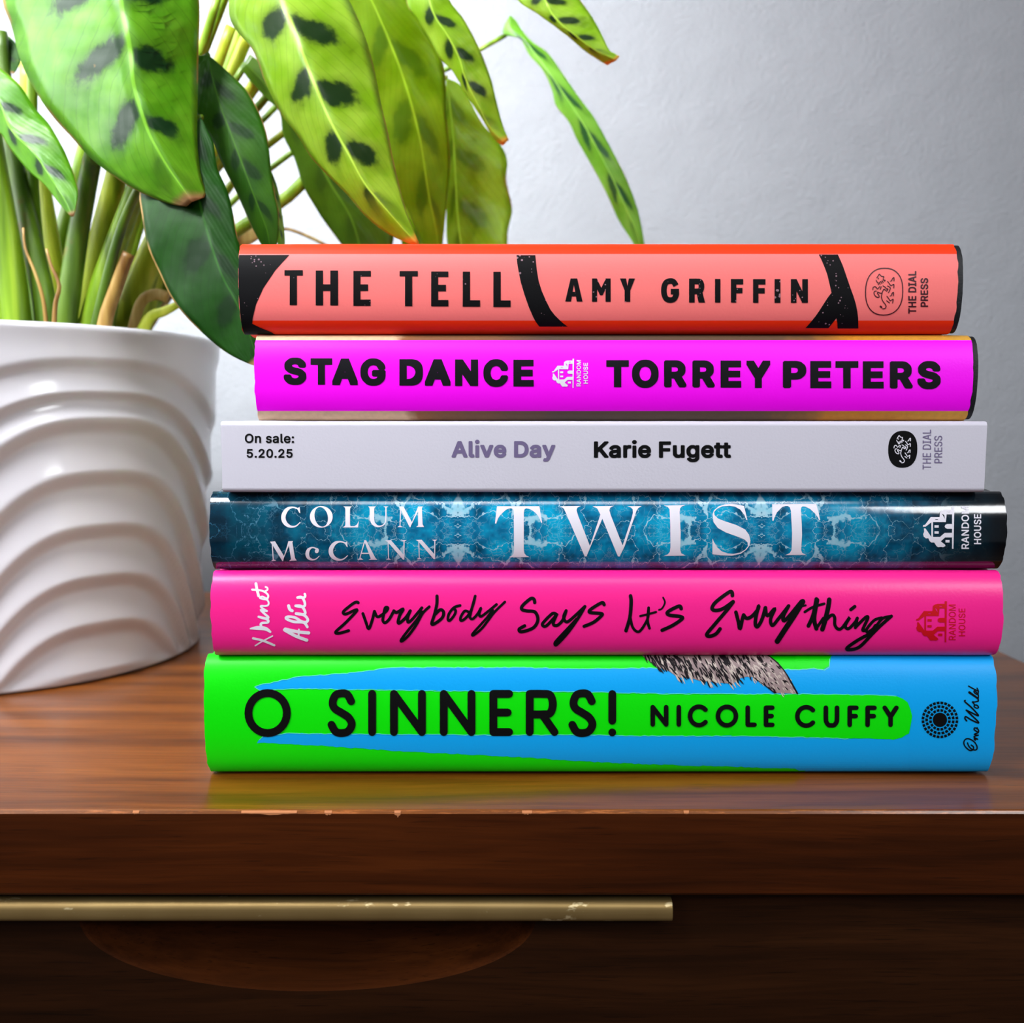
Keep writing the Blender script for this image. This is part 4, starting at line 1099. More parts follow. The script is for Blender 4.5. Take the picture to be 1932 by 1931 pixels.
# ------------------------------------------------------------------ lettering, book 2
a = Art()
BO = 'h'
for ch, x0, x1, y0, y1 in (('S', 535.3, 578, 675, 726.5), ('T', 586, 627, 676.5, 726), ('A', 627, 675, 677, 726.8), ('G', 680, 727.6, 676.5, 728), ('D', 753.6, 798, 678, 727.7),
                           ('A', 801.7, 850, 678.2, 728), ('N', 858.6, 902, 678.5, 728.5), ('C', 912, 958.4, 678, 730.2), ('E', 968.6, 1007, 679, 729.5),
                           ('T', 1143.8, 1186.4, 680, 730.7), ('O', 1192.2, 1242.5, 679, 732), ('R', 1252.8, 1295, 680.2, 731), ('R', 1306.3, 1348.4, 680.5, 731.3), ('E', 1359.4, 1398.3, 680.8, 731.5),
                           ('Y', 1408.3, 1453, 681, 732), ('P', 1476.9, 1521, 681.3, 732.3), ('E', 1528.6, 1568.2, 681.5, 732.5), ('T', 1576, 1619.2, 681.7, 732.7), ('E', 1627.7, 1667, 682, 733), ('R', 1678.7, 1721.7, 682, 733.2), ('S', 1730.5, 1774.5, 681.5, 734.5)):
    if ch == 'T' and x0 > 1100 and x0 < 1150:
        lay(b2, 'title_lettering', a, M['soft_black_ink'], 2, b2['jacket'], label='bold black capital title')
        a = Art()
    a.text(ch, x0, y0, x1, y1, BO)
lay(b2, 'author_lettering', a, M['soft_black_ink'], 2, b2['jacket'], label='bold black capital name')


def house(a, ox, oy, sc):
    s = Sub(a, ox, oy, sc)
    s.poly([(222, 640), (232, 598), (280, 588), (425, 392), (650, 395), (660, 262), (720, 222), (785, 205), (985, 205), (985, 325), (830, 325), (810, 522), (482, 522), (482, 905), (440, 905), (440, 528), (292, 638)],
           [(705, 300), (770, 345), (785, 440)], [(540, 446), (610, 446), (610, 464), (540, 464)], [(830, 256), (906, 256), (906, 278), (830, 278)])
    s.poly([(968, 140), (1025, 140), (1004, 1200), (968, 1200)])
    s.poly([(980, 570), (845, 570), (800, 588), (780, 632), (800, 672), (845, 690), (980, 690)])
    s.rect(520, 600, 628, 664)
    s.rect(520, 755, 628, 816)
    s.rect(800, 975, 905, 1040)
    s.poly([(250, 682), (290, 682), (440, 898), (660, 898), (780, 795), (980, 795), (980, 912), (790, 912), (680, 1010), (790, 1096), (798, 1130), (745, 1160), (690, 1152), (610, 1160), (570, 1130), (545, 1090), (512, 1040), (440, 1040), (395, 1005), (362, 932), (300, 935), (245, 890), (230, 825), (255, 770)])


a = Art()
house(a, 1030, 670, 0.05176)
a.text('RANDOM', 1087.7, 679.8, 1096, 729.3, 'm', up=True)
a.text('HOUSE', 1100.7, 685, 1109.2, 724.3, 'm', up=True)
lay(b2, 'publisher_emblem', a, M['white_ink'], 2, b2['jacket'], label='white house emblem and small lettering')

# ------------------------------------------------------------------ lettering, book 3
a = Art()
a.text('On sale:', 462, 818.5, 555, 836.5, 's')
a.text('5.20.25', 465.6, 847.3, 552.3, 864.2, 's')
lay(b3, 'date_lettering', a, M['black_ink'], 2, b3['jacket'], step=0, label='small black printed date')
a = Art()
a.text('Karie Fugett', 1120.5, 830.5, 1379, 872.3, 'b', track=-0.012)
lay(b3, 'author_lettering', a, M['black_ink'], 2, b3['jacket'], step=0, label='black printed lettering')
M['mauve_ink'] = plain('mauve_grey_ink', (112, 100, 138), 0.5, 0.4)
a = Art()
a.text('Alive Day', 852, 830, 1047.7, 871.4, 'b', track=-0.012)
lay(b3, 'title_lettering', a, M['mauve_ink'], 2, b3['jacket'], step=0, label='mauve grey title')
a = Art()
a.text('THE DIAL', 1740.5, 810.9, 1756.5, 885.9, 'r', up=True)
a.text('PRESS', 1762.5, 822.5, 1777.7, 874, 'r', up=True)
lay(b3, 'publisher_lettering', a, M['mauve_ink'], 2, b3['jacket'], step=0, label='thin mauve lettering turned sideways')
a = Art()
s = Sub(a, 1660, 800, 0.07246)
s.poly(sq_oval(215, 180, 975, 1145))
em = lay(b3, 'publisher_emblem', a, M['black_ink'], 1, b3['jacket'], step=0, label='black oval emblem with a white lion')
a = Art()
s = Sub(a, 1660, 800, 0.07246)
fx_ = lambda pts: [(215 + (x - 160) * 760 / 915, 180 + (y - 205) * 965 / 1145) for x, y in pts]
for st_ in LION:
    s.stroke(fx_(st_), 10.5, sub=4)
s.stroke(fx_([(530, 1138), (555, 1160)]), 20)
lay(b3, 'lion_drawing', a, M['white_ink'], 2, b3['jacket'], step=0, label='white line drawing of a lion')

# ------------------------------------------------------------------ lettering, book 4
a = Art()
s = Sub(a, 500, 940, 0.20704)


def serif_C(dx, dy, k_=1.0, kx=1.0):
    q = lambda p: [(dx + (x - 150) * kx, dy + (y - 78) * k_) + ((r,) if r else ()) for x, y, r in p]
    s.stroke(q([(312, 112, 4), (288, 94, 6), (250, 86, 7), (208, 100, 14), (178, 138, 19), (168, 178, 20), (178, 218, 19), (206, 248, 15), (245, 262, 9), (285, 254, 6), (323, 220, 3)]), 8, cap='butt')
    s.poly([(dx + (x - 150) * kx, dy + (y - 78) * k_) for x, y in ((316, 84), (322, 140), (312, 134), (296, 104), (280, 90), (300, 92))])


serif_C(150, 78)


def ell(cx_, cy_, rx, ry, rot=0, n=32):
    out = []
    for i in range(n):
        t = 2 * math.pi * i / n
        x, y = rx * math.cos(t), ry * math.sin(t)
        out.append((cx_ + x * math.cos(rot) - y * math.sin(rot), cy_ + x * math.sin(rot) + y * math.cos(rot)))
    return out


s.poly(ell(513, 172, 104, 98), ell(513, 172, 60, 90, -0.22))
s.poly([(715, 78), (792, 78), (778, 90), (775, 110), (775, 240), (780, 257), (815, 257), (840, 240), (856, 206), (848, 268), (708, 268), (728, 256), (733, 240), (733, 110), (730, 90)])
s.poly([(942, 78), (1012, 78), (998, 90), (995, 110), (995, 200), (955, 200), (955, 110), (952, 90)])
s.stroke([(975, 150, 20), (976, 195, 20), (990, 232, 16), (1025, 257, 9), (1068, 252, 5), (1095, 225, 5), (1102, 180, 5), (1103, 84, 5)], 5, cap='butt')
s.poly([(1080, 78), (1124, 78), (1110, 88), (1095, 88)])
s.stroke([(1236, 82), (1230, 262)], 4, cap='butt')
s.poly([(1208, 264), (1254, 264), (1238, 254), (1222, 254)])
s.poly([(1218, 78), (1262, 78), (1340, 222), (1326, 266), (1318, 266), (1240, 110)])
s.poly([(1324, 264), (1336, 226), (1396, 78), (1412, 78), (1400, 112)])
s.poly([(1394, 78), (1440, 78), (1430, 92), (1436, 240), (1450, 264), (1378, 264), (1396, 250)])
# second line
s.stroke([(66, 398), (76, 566)], 4.5, cap='butt')
s.poly([(58, 572), (104, 570), (86, 560), (70, 560)])
s.poly([(46, 398), (92, 394), (176, 530), (166, 572), (158, 572), (70, 430)])
s.poly([(162, 570), (172, 534), (214, 394), (232, 394), (220, 430)])
s.poly([(212, 394), (256, 392), (250, 404), (274, 545), (290, 568), (222, 571), (238, 556)])
s.stroke([(472, 484, 18), (478, 470, 12), (455, 455, 6), (425, 452, 7), (397, 472, 14), (386, 508, 17), (397, 543, 14), (430, 560, 8), (465, 554, 5), (495, 528, 3)], 8)
serif_C(582, 390, 0.93, 1.0)
s.poly([(902, 384), (922, 384), (1004, 540), (1024, 562), (944, 562), (964, 550)])
s.poly([(904, 392), (912, 402), (870, 540), (898, 562), (840, 562), (860, 548)])
s.poly([(884, 498), (952, 498), (958, 509), (880, 509)])
for d, dy in ((0, 0), (280, -4)):
    s.stroke([(1122 + d, 392 + dy), (1126 + d, 556 + dy)], 4, cap='butt')
    s.poly([(1104 + d, 560 + dy), (1150 + d, 560 + dy), (1134 + d, 550 + dy), (1118 + d, 550 + dy)])
    s.poly([(1094 + d, 385 + dy), (1148 + d, 384 + dy), (1268 + d, 520 + dy), (1268 + d, 560 + dy), (1258 + d, 560 + dy), (1118 + d, 400 + dy)])
    s.stroke([(1268 + d, 388 + dy), (1266 + d, 558 + dy)], 4.5, cap='butt')
    s.poly([(1242 + d, 384 + dy), (1290 + d, 383 + dy), (1276 + d, 394 + dy), (1258 + d, 394 + dy)])
lay(b4, 'author_lettering', a, M['white_ink'], 2, b4['jacket'], label='white serif capitals in two lines')
a = Art()
s = Sub(a, 920, 940, 0.16563)
s.poly([(107, 95), (590, 95), (605, 185), (622, 280), (608, 282), (594, 240), (572, 200), (540, 165), (505, 140), (470, 124), (440, 119), (424, 126), (415, 145), (412, 175), (412, 590), (418, 628), (438, 652), (475, 671), (243, 673), (278, 654), (294, 630), (300, 590), (298, 175), (294, 140), (282, 122), (262, 118), (238, 122), (205, 138), (172, 168), (142, 198), (118, 235), (98, 292), (84, 290), (95, 190)])
s.poly([(825, 95), (1065, 92), (1040, 100), (1020, 114), (1012, 138), (1030, 200), (1165, 545), (1128, 664), (1106, 664), (895, 180), (866, 120)])
s.poly([(1126, 664), (1165, 545), (1285, 188), (1306, 236)])
s.poly([(1195, 95), (1437, 92), (1412, 100), (1394, 114), (1386, 140), (1400, 190), (1537, 540), (1506, 664), (1484, 664), (1306, 236), (1285, 190), (1248, 120)])
s.poly([(1504, 664), (1537, 540), (1640, 230), (1654, 170), (1652, 130), (1630, 108), (1590, 95), (1754, 94), (1715, 116), (1694, 150), (1560, 550)])
s = Sub(a, 1240, 940, 0.16563)
s.poly([(75, 88), (322, 82), (282, 95), (260, 118), (255, 160), (266, 400), (262, 590), (272, 628), (322, 655), (75, 659), (120, 640), (143, 612), (150, 560), (148, 300), (140, 130), (118, 102)])
s.poly([(1026, 250), (1014, 250), (992, 195), (945, 133), (885, 100), (820, 90), (740, 97), (682, 122), (648, 160), (652, 195), (690, 233), (760, 262), (900, 308), (1000, 358), (1045, 418), (1061, 482), (1050, 542), (1010, 592), (950, 634), (850, 656), (720, 651), (628, 640), (628, 462), (645, 500), (682, 560), (732, 605), (800, 630), (870, 634), (940, 622), (1000, 588), (1032, 548), (1028, 505), (990, 470), (900, 435), (780, 392), (690, 342), (640, 275), (628, 190), (645, 142), (700, 96), (770, 74), (850, 67), (920, 78), (988, 92), (1004, 160)])
s.poly([(1308, 72), (1810, 68), (1835, 160), (1855, 250), (1843, 252), (1822, 212), (1796, 178), (1740, 126), (1684, 99), (1652, 98), (1638, 112), (1635, 140), (1645, 300), (1648, 420), (1638, 590), (1648, 622), (1694, 646), (1460, 649), (1508, 626), (1530, 590), (1535, 400), (1522, 150), (1510, 108), (1488, 93), (1460, 92), (1420, 106), (1362, 165), (1334, 225), (1322, 262), (1310, 258)])
lay(b4, 'title_lettering', a, M['white_ink'], 2, b4['jacket'], label='white serif capital lettering')
a = Art()
house(a, 1724.4, 947, 0.0739)
a.text('RANDOM', 1813.5, 955.7, 1828, 1036, 'm', up=True)
a.text('HOUSE', 1837, 970.6, 1851, 1027, 'm', up=True)
lay(b4, 'publisher_emblem', a, M['white_ink'], 2, b4['jacket'], label='white house emblem and small lettering')

# ------------------------------------------------------------------ lettering, book 5
a = Art()
s = Sub(a, 620, 1100, 0.17598)
for st_, r in (([(318, 214), (300, 206), (255, 228), (160, 308), (185, 335), (285, 292), (298, 305), (180, 430), (78, 524), (110, 540), (215, 512)], 14),
               ([(368, 330), (400, 420), (430, 492), (465, 410), (492, 305)], 14), ([(492, 305), (520, 362), (565, 348), (622, 300), (635, 268), (608, 268), (590, 340), (582, 402), (605, 428), (650, 390), (695, 310)], 14),
               ([(700, 300), (730, 318), (800, 280), (765, 345), (745, 420), (765, 428), (830, 370), (876, 300)], 15), ([(876, 300), (850, 370), (852, 422), (900, 388), (1000, 268)], 14),
               ([(1080, 256), (1010, 325), (940, 450), (860, 560), (792, 622), (780, 608), (860, 500), (955, 385), (1000, 310)], 13),
               ([(1162, 142), (1160, 230), (1135, 340), (1106, 440), (1150, 430), (1220, 372), (1232, 312), (1198, 288), (1145, 335)], 15), ([(1410, 243), (1345, 265), (1292, 330), (1280, 392), (1302, 402), (1350, 342), (1362, 296), (1338, 280)], 13),
               ([(1500, 312), (1460, 302), (1420, 360), (1416, 402), (1450, 394), (1510, 330), (1550, 232), (1572, 142)], 13), ([(1572, 142), (1545, 240), (1522, 330), (1516, 372), (1546, 386), (1600, 330), (1635, 268), (1615, 330), (1632, 360), (1690, 322), (1800, 232)], 13),
               ([(1890, 205), (1780, 312), (1720, 390), (1640, 492), (1555, 560), (1545, 545), (1620, 460), (1700, 370), (1760, 292)], 12)):
    s.stroke(st_, r * 1.14)
s = Sub(a, 960, 1100, 0.18634)
for st_, r in (([(262, 200), (255, 168), (222, 160), (142, 228), (132, 268), (180, 284), (258, 292), (290, 340), (288, 400), (240, 460), (130, 495), (104, 470), (160, 435)], 15),
               ([(480, 318), (440, 312), (352, 398), (342, 430), (380, 435), (460, 352), (488, 310), (452, 398), (460, 430), (500, 425), (550, 370), (580, 282)], 14), ([(580, 282), (556, 340), (572, 390), (620, 378), (770, 240)], 14),
               ([(770, 240), (700, 360), (600, 500), (492, 618), (468, 622), (480, 590), (580, 482), (690, 365)], 14), ([(965, 222), (940, 202), (830, 268), (822, 300), (930, 310), (940, 330), (860, 398), (762, 440)], 15),
               ([(1232, 132), (1238, 200), (1225, 350), (1186, 484)], 16), ([(1228, 340), (1250, 440), (1288, 488), (1330, 485), (1388, 400), (1410, 340), (1415, 252)], 12), ([(1415, 252), (1405, 380), (1424, 460)], 12),
               ([(1330, 336), (1400, 320), (1490, 295)], 10), ([(1562, 150), (1580, 200), (1552, 258), (1520, 274)], 8), ([(1745, 262), (1722, 236), (1612, 292), (1620, 325), (1738, 342), (1752, 366), (1660, 430), (1552, 480)], 16)):
    s.stroke(st_, r * 1.14)
s = Sub(a, 1310, 1100, 0.20186)
for st_, r in (([(355, 120), (350, 88), (320, 90), (200, 180), (165, 240), (200, 258), (270, 240), (362, 176)], 15), ([(362, 180), (300, 260), (180, 400), (116, 480), (142, 498), (200, 478), (240, 430)], 15),
               ([(388, 275), (410, 360), (426, 430), (448, 340), (460, 300)], 15), ([(460, 300), (490, 332), (540, 310), (592, 250), (600, 216), (575, 320), (570, 390), (592, 408), (632, 340), (664, 232)], 15),
               ([(664, 232), (682, 308), (752, 240), (712, 340), (730, 398), (790, 330), (880, 216)], 14), ([(880, 216), (832, 310), (850, 348), (1000, 172)], 15), ([(1012, 176), (930, 310), (850, 430), (775, 545)], 22), ([(1040, 210), (995, 222)], 8),
               ([(1140, 152), (1110, 300), (1066, 402)], 16), ([(1148, 160), (1120, 330), (1140, 428)], 17), ([(1032, 272), (1110, 226), (1212, 196)], 11), ([(1260, 158), (1250, 230), (1222, 350), (1196, 434)], 19),
               ([(1140, 425), (1205, 330)], 12), ([(1208, 372), (1280, 302), (1310, 322), (1312, 390), (1340, 430), (1380, 420), (1452, 322), (1410, 400), (1440, 428), (1500, 370), (1522, 330)], 13), ([(1462, 250), (1498, 222)], 14),
               ([(1522, 332), (1504, 420)], 12), ([(1508, 412), (1600, 322), (1620, 332), (1572, 438), (1602, 440)], 13), ([(1750, 326), (1680, 350), (1612, 430), (1622, 460), (1690, 410), (1760, 332), (1840, 312)], 12),
               ([(1840, 312), (1740, 400), (1660, 480), (1540, 600), (1442, 624), (1430, 605), (1520, 540), (1640, 470), (1692, 400)], 14)):
    s.stroke(st_, r * 1.14)
lay(b5, 'title_lettering', a, M['black_ink'], 2, b5['jacket'], label='black brush handwriting')
a = Art()
s = Sub(a, 460, 1090, 0.0725)
for st_, r in (([(245, 1582), (500, 1642), (795, 1762)], 30), ([(750, 1522), (500, 1650), (300, 1772)], 18), ([(175, 1330, 20), (350, 1312, 50), (560, 1330, 50), (690, 1412, 30)], 45), ([(470, 1300), (442, 1220), (490, 1182), (620, 1170), (640, 1120), (590, 1082), (480, 1050), (390, 1022)], 32),
               ([(390, 1020), (500, 1048), (610, 1062), (640, 1030), (560, 960), (448, 850), (500, 860), (600, 870)], 30), ([(600, 870), (470, 785), (448, 742), (560, 742), (632, 718), (648, 650), (600, 580), (500, 562), (420, 530), (480, 498), (560, 530), (620, 560)], 24),
               ([(610, 562), (640, 480), (580, 400), (450, 340), (220, 318)], 26), ([(560, 358), (618, 322), (612, 270), (568, 250)], 22), ([(318, 165), (350, 330), (388, 480)], 36),
               ([(1062, 1362), (1350, 1520), (1640, 1628)], 42), ([(1080, 1342), (1400, 1412), (1690, 1440)], 42), ([(1435, 1352), (1428, 1520)], 24),
               ([(1655, 1285), (1560, 1172), (1300, 1150), (1108, 1070), (1150, 1022), (1330, 1042), (1500, 1142), (1620, 1160), (1668, 1100), (1600, 1000), (1480, 952), (1362, 938)], 36),
               ([(1362, 940), (1540, 962), (1600, 922), (1560, 810), (1480, 742), (1352, 738)], 36), ([(1168, 735), (1200, 830), (1262, 866)], 40), ([(1352, 740), (1520, 762), (1592, 720), (1570, 600), (1500, 512), (1400, 522)], 34), ([(1420, 520), (1560, 522), (1600, 490), (1588, 430)], 32)):
    s.stroke(st_, r)
lay(b5, 'author_lettering', a, M['white_ink'], 2, b5['jacket'], label='white brush handwriting')
M['red_ink'] = plain('red_ink', (206, 6, 22), 0.45, 0.4)
a = Art()
house(a, 1711.8, 1124.7, 0.0727)
a.text('RANDOM', 1790, 1141, 1803, 1207.7, 'r', up=True)
a.text('HOUSE', 1808.5, 1148.3, 1821, 1200.4, 'r', up=True)
lay(b5, 'publisher_emblem', a, M['red_ink'], 2, b5['jacket'], label='red house emblem and small lettering')

# ------------------------------------------------------------------ artwork and lettering, book 6
rnd = random.Random(11)


def torn(pts, amp=1.0, step=7):
    out = []
    for (xa, ya), (xb, yb) in zip(pts, pts[1:]):
        n = max(1, int(math.hypot(xb - xa, yb - ya) / step))
        for i in range(n):
            t = i / n
            out.append((xa + (xb - xa) * t + rnd.uniform(-amp, amp) * 0.4, ya + (yb - ya) * t + rnd.uniform(-amp, amp)))
    out.append(pts[-1])
    return out


UP_T = [(481, 1296), (495, 1291), (510, 1289), (540, 1282), (575, 1276), (640, 1272), (690, 1267), (740, 1260), (850, 1260), (960, 1260), (1100, 1262), (1240, 1261), (1400, 1262), (1500, 1264), (1535, 1262), (1556, 1264), (1564, 1258), (1566, 1236)]
UP_B = [(1900, 1314), (1715, 1334), (1690, 1313), (1550, 1310), (1400, 1310), (1230, 1309), (1100, 1306), (900, 1305), (720, 1302), (560, 1300), (490, 1302), (481, 1297)]
LO_T = [(490, 1396), (497, 1389), (540, 1384), (700, 1385), (900, 1387), (1100, 1387), (1230, 1389), (1400, 1389), (1500, 1391), (1600, 1394), (1690, 1396), (1716, 1380), (1900, 1380)]
LO_B = [(1520, 1466), (1514, 1459), (1500, 1451), (1420, 1448), (1240, 1443), (1100, 1437), (1000, 1430), (900, 1425), (740, 1417), (600, 1407), (485, 1402), (488, 1397)]
a = Art()
tu = torn(UP_T)
# upper blue band with its far right running into the plain blue end
a.poly(tu + [(1600, 1234), (1700, 1234), (1700, 1312)] + torn([(1690, 1313)] + UP_B[3:]))
a.poly(torn(LO_T[:-2]) + [(1716, 1396), (1716, 1467)] + torn(LO_B))
lay(b6, 'torn_blue_shapes', a, M['blue_ink'], 1, b6['jacket'], step=4, label='sky blue torn-edged bands')
a = Art()
# tongue of green behind the lettering, with a rounded torn end
a.poly([(1380, 1310.5)] + torn([(1500, 1310.5), (1600, 1311), (1660, 1313), (1690, 1313), (1703, 1318), (1712, 1326), (1718, 1340), (1721, 1352), (1718, 1370), (1715, 1384), (1702, 1392), (1685, 1396), (1640, 1394), (1500, 1391)], 0.8) + [(1380, 1389.5)])
a.poly([(1500, 1232)] + [(1568, 1232)] + torn([(1566, 1250), (1563, 1258), (1552, 1264), (1535, 1262), (1510, 1264)], 0.6) + [(1500, 1263)])
lay(b6, 'torn_green_shapes', a, M['green_ink'], 2, b6['jacket'], step=4, label='neon green torn-edged tongue')
a = Art()
a.stroke(tu[:-1], 0.7, smooth=False)
a.stroke(torn(UP_B[2:]), 0.6, smooth=False)
a.stroke(torn(LO_T[:-3]), 0.6, smooth=False)
lay(b6, 'torn_edge_lines', a, M['pale_ink'], 3, b6['jacket'], step=4, label='pale torn paper edges')

# furry haunch and tail printed across the top of the spine
M['fur_mid'] = plain('grey_brown_fur_ink', (168, 146, 146), 0.4, 0.3, vary=0.3)
M['fur_dark'] = plain('dark_fur_ink', (22, 17, 22), 0.5, 0.15)
M['fur_light'] = plain('pale_fur_ink', (204, 190, 180), 0.4, 0.4)
a = Art()
s = Sub(a, 1200, 1230, 0.19669)
body = [(30, 20), (200, 150), (320, 190), (400, 250), (500, 245), (610, 280), (720, 290), (840, 300), (930, 310), (980, 260), (1060, 240), (1120, 245), (1220, 310), (1330, 395), (1545, 402), (1480, 280), (1420, 180), (1340, 95), (1240, 20)]
s.poly(body)
lay(b6, 'printed_animal_fur', a, M['fur_mid'], 4, b6['jacket'], step=4, label='grey brown printed animal fur')


def inside(pt, poly):
    c = False
    for (xa, ya), (xb, yb) in zip(poly, poly[1:] + poly[:1]):
        if (ya > pt[1]) != (yb > pt[1]) and pt[0] < (xb - xa) * (pt[1] - ya) / (yb - ya) + xa:
            c = not c
    return c


ad_, al_ = Art(), Art()
sd, sl = Sub(ad_, 1200, 1230, 0.19669), Sub(al_, 1200, 1230, 0.19669)
cnt = 0
while cnt < 420:
    x, y = rnd.uniform(20, 1540), rnd.uniform(15, 400)
    if not inside((x, y), body):
        continue
    cnt += 1
    tail_t = max(0.0, min(1.0, (x - 1000) / 300))
    ang = math.radians(58 - 8 * tail_t + rnd.uniform(-16, 16))
    L = rnd.uniform(50, 95) * (1 - 0.5 * tail_t)
    x2, y2 = x + L * math.cos(ang), y + L * math.sin(ang)
    mid_ = ((x + x2) / 2 + rnd.uniform(-6, 6), (y + y2) / 2 + rnd.uniform(-4, 4))
    pale = x > 1050 and abs((y - 150) - 0.62 * (x - 1200)) < 70
    light = rnd.random() < (0.75 if pale else 0.36 + (0.25 if y > 200 else 0.0))
    if y < 70 and x < 1100:
        light = light and rnd.random() < 0.35
    (sl if light else sd).stroke([(x, y, 3), mid_ + (7 - 2.5 * tail_t,), (x2, y2, 1)], 4, cap='butt', sub=3)
# dark outline of the tail
sd.stroke([(1240, 25, 4), (1340, 98, 6), (1420, 185, 5), (1480, 285, 8), (1545, 400, 8)], 6)
sd.stroke([(1120, 246, 2), (1220, 312, 4), (1330, 396, 5)], 4)
lay(b6, 'printed_fur_strokes', ad_, M['fur_dark'], 6, b6['jacket'], step=0, label='dark hair strokes')
lay(b6, 'printed_fur_strokes', al_, M['fur_light'], 5, b6['jacket'], step=0, label='pale hair strokes')

a = Art()
w = 14.8
for ch, x0, x1, y0, y1 in (('O', 461.7, 549, 1300.5, 1390.5), ('S', 618.3, 671.3, 1301, 1390.5), ('I', 694.5, 710.2, 1302, 1388.6), ('N', 736, 803.6, 1302, 1388.6), ('N', 830, 897, 1302, 1388.6),
                           ('E', 923.4, 968, 1302, 1388.6), ('R', 992, 1053.6, 1302, 1388.6), ('S', 1072.3, 1125, 1301, 1390.5)):
    a.glyph(ch, x0, y0, x1, y1, w, 'round')
a.stroke([(1155, 1309.5), (1155, 1360)], 7.3)
a.stroke([(1155, 1381.6), (1155, 1382)], 7.3, smooth=False)
lay(b6, 'title_lettering', a, M['black_ink'], 5, b6['jacket'], label='large black rounded capital title')
a = Art()
for ch, x0, x1, y0, y1 in (('N', 1227, 1261, 1330, 1371.3), ('I', 1276, 1285, 1330, 1371.4), ('C', 1298.3, 1338.5, 1329, 1372.5), ('O', 1350, 1392.5, 1329.3, 1372.8), ('L', 1406, 1427.5, 1330.8, 1371.8), ('E', 1440.5, 1461, 1331, 1372),
                           ('C', 1500.5, 1541, 1330, 1373.5), ('U', 1553.4, 1583, 1331, 1373), ('F', 1598.3, 1619.5, 1331.2, 1372), ('F', 1632, 1653.6, 1331.2, 1372), ('Y', 1664.3, 1695, 1331.2, 1372)):
    a.glyph(ch, x0, y0, x1, y1, 8.7, 'round')
lay(b6, 'author_lettering', a, M['black_ink'], 5, b6['jacket'], label='small black rounded capital lettering')
a = Art()
cx_, cy_, q = 1730 + 595 * .0725, 1290 + 945 * .0725, 0.0725
a.disc(cx_, cy_, 187 * q, 36)
for r, n in ((250, 16), (348, 21), (444, 28)):
    for i in range(n):
        t0 = 2 * math.pi * (i + 0.14) / n
        t1 = 2 * math.pi * (i + 0.86) / n
        r0, r1 = (r - 34) * q, (r + 34) * q
        a.poly([(cx_ + r0 * math.cos(t0), cy_ + r0 * math.sin(t0)), (cx_ + r1 * math.cos(t0), cy_ + r1 * math.sin(t0)), (cx_ + r1 * math.cos(t1), cy_ + r1 * math.sin(t1)), (cx_ + r0 * math.cos(t1), cy_ + r0 * math.sin(t1))])
s = Sub(a, 1730, 1290, q)
for st_, r in (([(1410, 1600), (1468, 1650), (1450, 1722), (1370, 1738), (1262, 1650), (1215, 1540), (1262, 1450), (1360, 1440), (1490, 1520), (1560, 1640), (1540, 1722), (1430, 1712), (1342, 1622), (1315, 1545)], 17),
               ([(1515, 1475), (1488, 1432), (1580, 1450), (1490, 1402), (1492, 1376), (1590, 1345)], 17), ([(1590, 1345), (1485, 1322), (1590, 1275), (1592, 1200), (1508, 1152), (1482, 1190), (1520, 1228), (1562, 1252)], 17), ([(1592, 1200), (1560, 1140)], 12),
               ([(1290, 970), (1245, 910), (1270, 862), (1400, 940), (1588, 1025), (1570, 970), (1400, 810), (1280, 692)], 20), ([(1280, 692), (1420, 760), (1585, 838), (1560, 780), (1400, 610), (1245, 475), (1250, 438)], 20),
               ([(1500, 560), (1482, 600), (1552, 642), (1598, 620), (1562, 566), (1500, 555), (1482, 530), (1440, 478), (1500, 480), (1590, 460)], 17), ([(1590, 460), (1580, 400), (1440, 300), (1350, 240), (1368, 222), (1460, 290), (1592, 385)], 17),
               ([(1592, 385), (1590, 290), (1500, 190), (1480, 215), (1520, 262), (1582, 285), (1592, 190), (1560, 122)], 16), ([(1600, 200), (1470, 140), (1342, 68)], 17)):
    s.stroke(st_, r, sub=5)
lay(b6, 'publisher_emblem', a, M['black_ink'], 2, b6['jacket'], label='black ring emblem and small script lettering')

# ------------------------------------------------------------------ potted plant
PCX, PCY = at(30, 1240, 0.463).x, 0.4635
RB, RT = 0.0868, 0.1010
RIM_Z = at(30, 597, PCY - RT).z
plant = empty('potted_plant', (PCX, PCY, 0))
tag(plant, 'leafy green houseplant with dark blotched leaves in a white rippled ceramic pot, beside the books', 'potted plant')
PL = Vector(plant.location)


def ppart(name, bm, mats, smooth=True):
    o = from_bm(name, bm, mats, plant, smooth)
    o.location = -PL
    return o


k = NT('white_glazed_ceramic').par(0.16, 0.5)
co = k.coord()
k.base(k.mix(k.noise(co, 20, 2)[0], lin((192, 189, 196)), lin((200, 197, 203))))
pits = k.noise(co, 420, 2)[0]
k.bump(pits, 0.04, 0.0005)
M['ceramic'] = k.m
# wave relief: nested arches around the pot, each swelling and then tucking back under
pxz = lambda py: at(200, py, PCY - RB).z
ARCH_Z = [pxz(v) for v in (560, 668, 735, 786, 893, 1001, 1104, 1200, 1300)]
ARCH_S = [0.012, 0.025, 0.040, 0.058, 0.075, 0.082, 0.082, 0.08, 0.08]


def arch_k(z, g):
    lo, hi = 0.0, len(ARCH_Z) - 1.0
    f = lambda q: (ARCH_Z[int(q)] + (ARCH_Z[min(int(q) + 1, 8)] - ARCH_Z[int(q)]) * (q - int(q))) - (ARCH_S[int(q)] + (ARCH_S[min(int(q) + 1, 8)] - ARCH_S[int(q)]) * (q - int(q))) * g
    if z >= f(0.0):
        return 0.0
    if z <= f(hi - 1e-6):
        return hi
    for _ in range(26):
        m = (lo + hi) / 2
        if f(m) > z:
            lo = m
        else:
            hi = m
    return lo


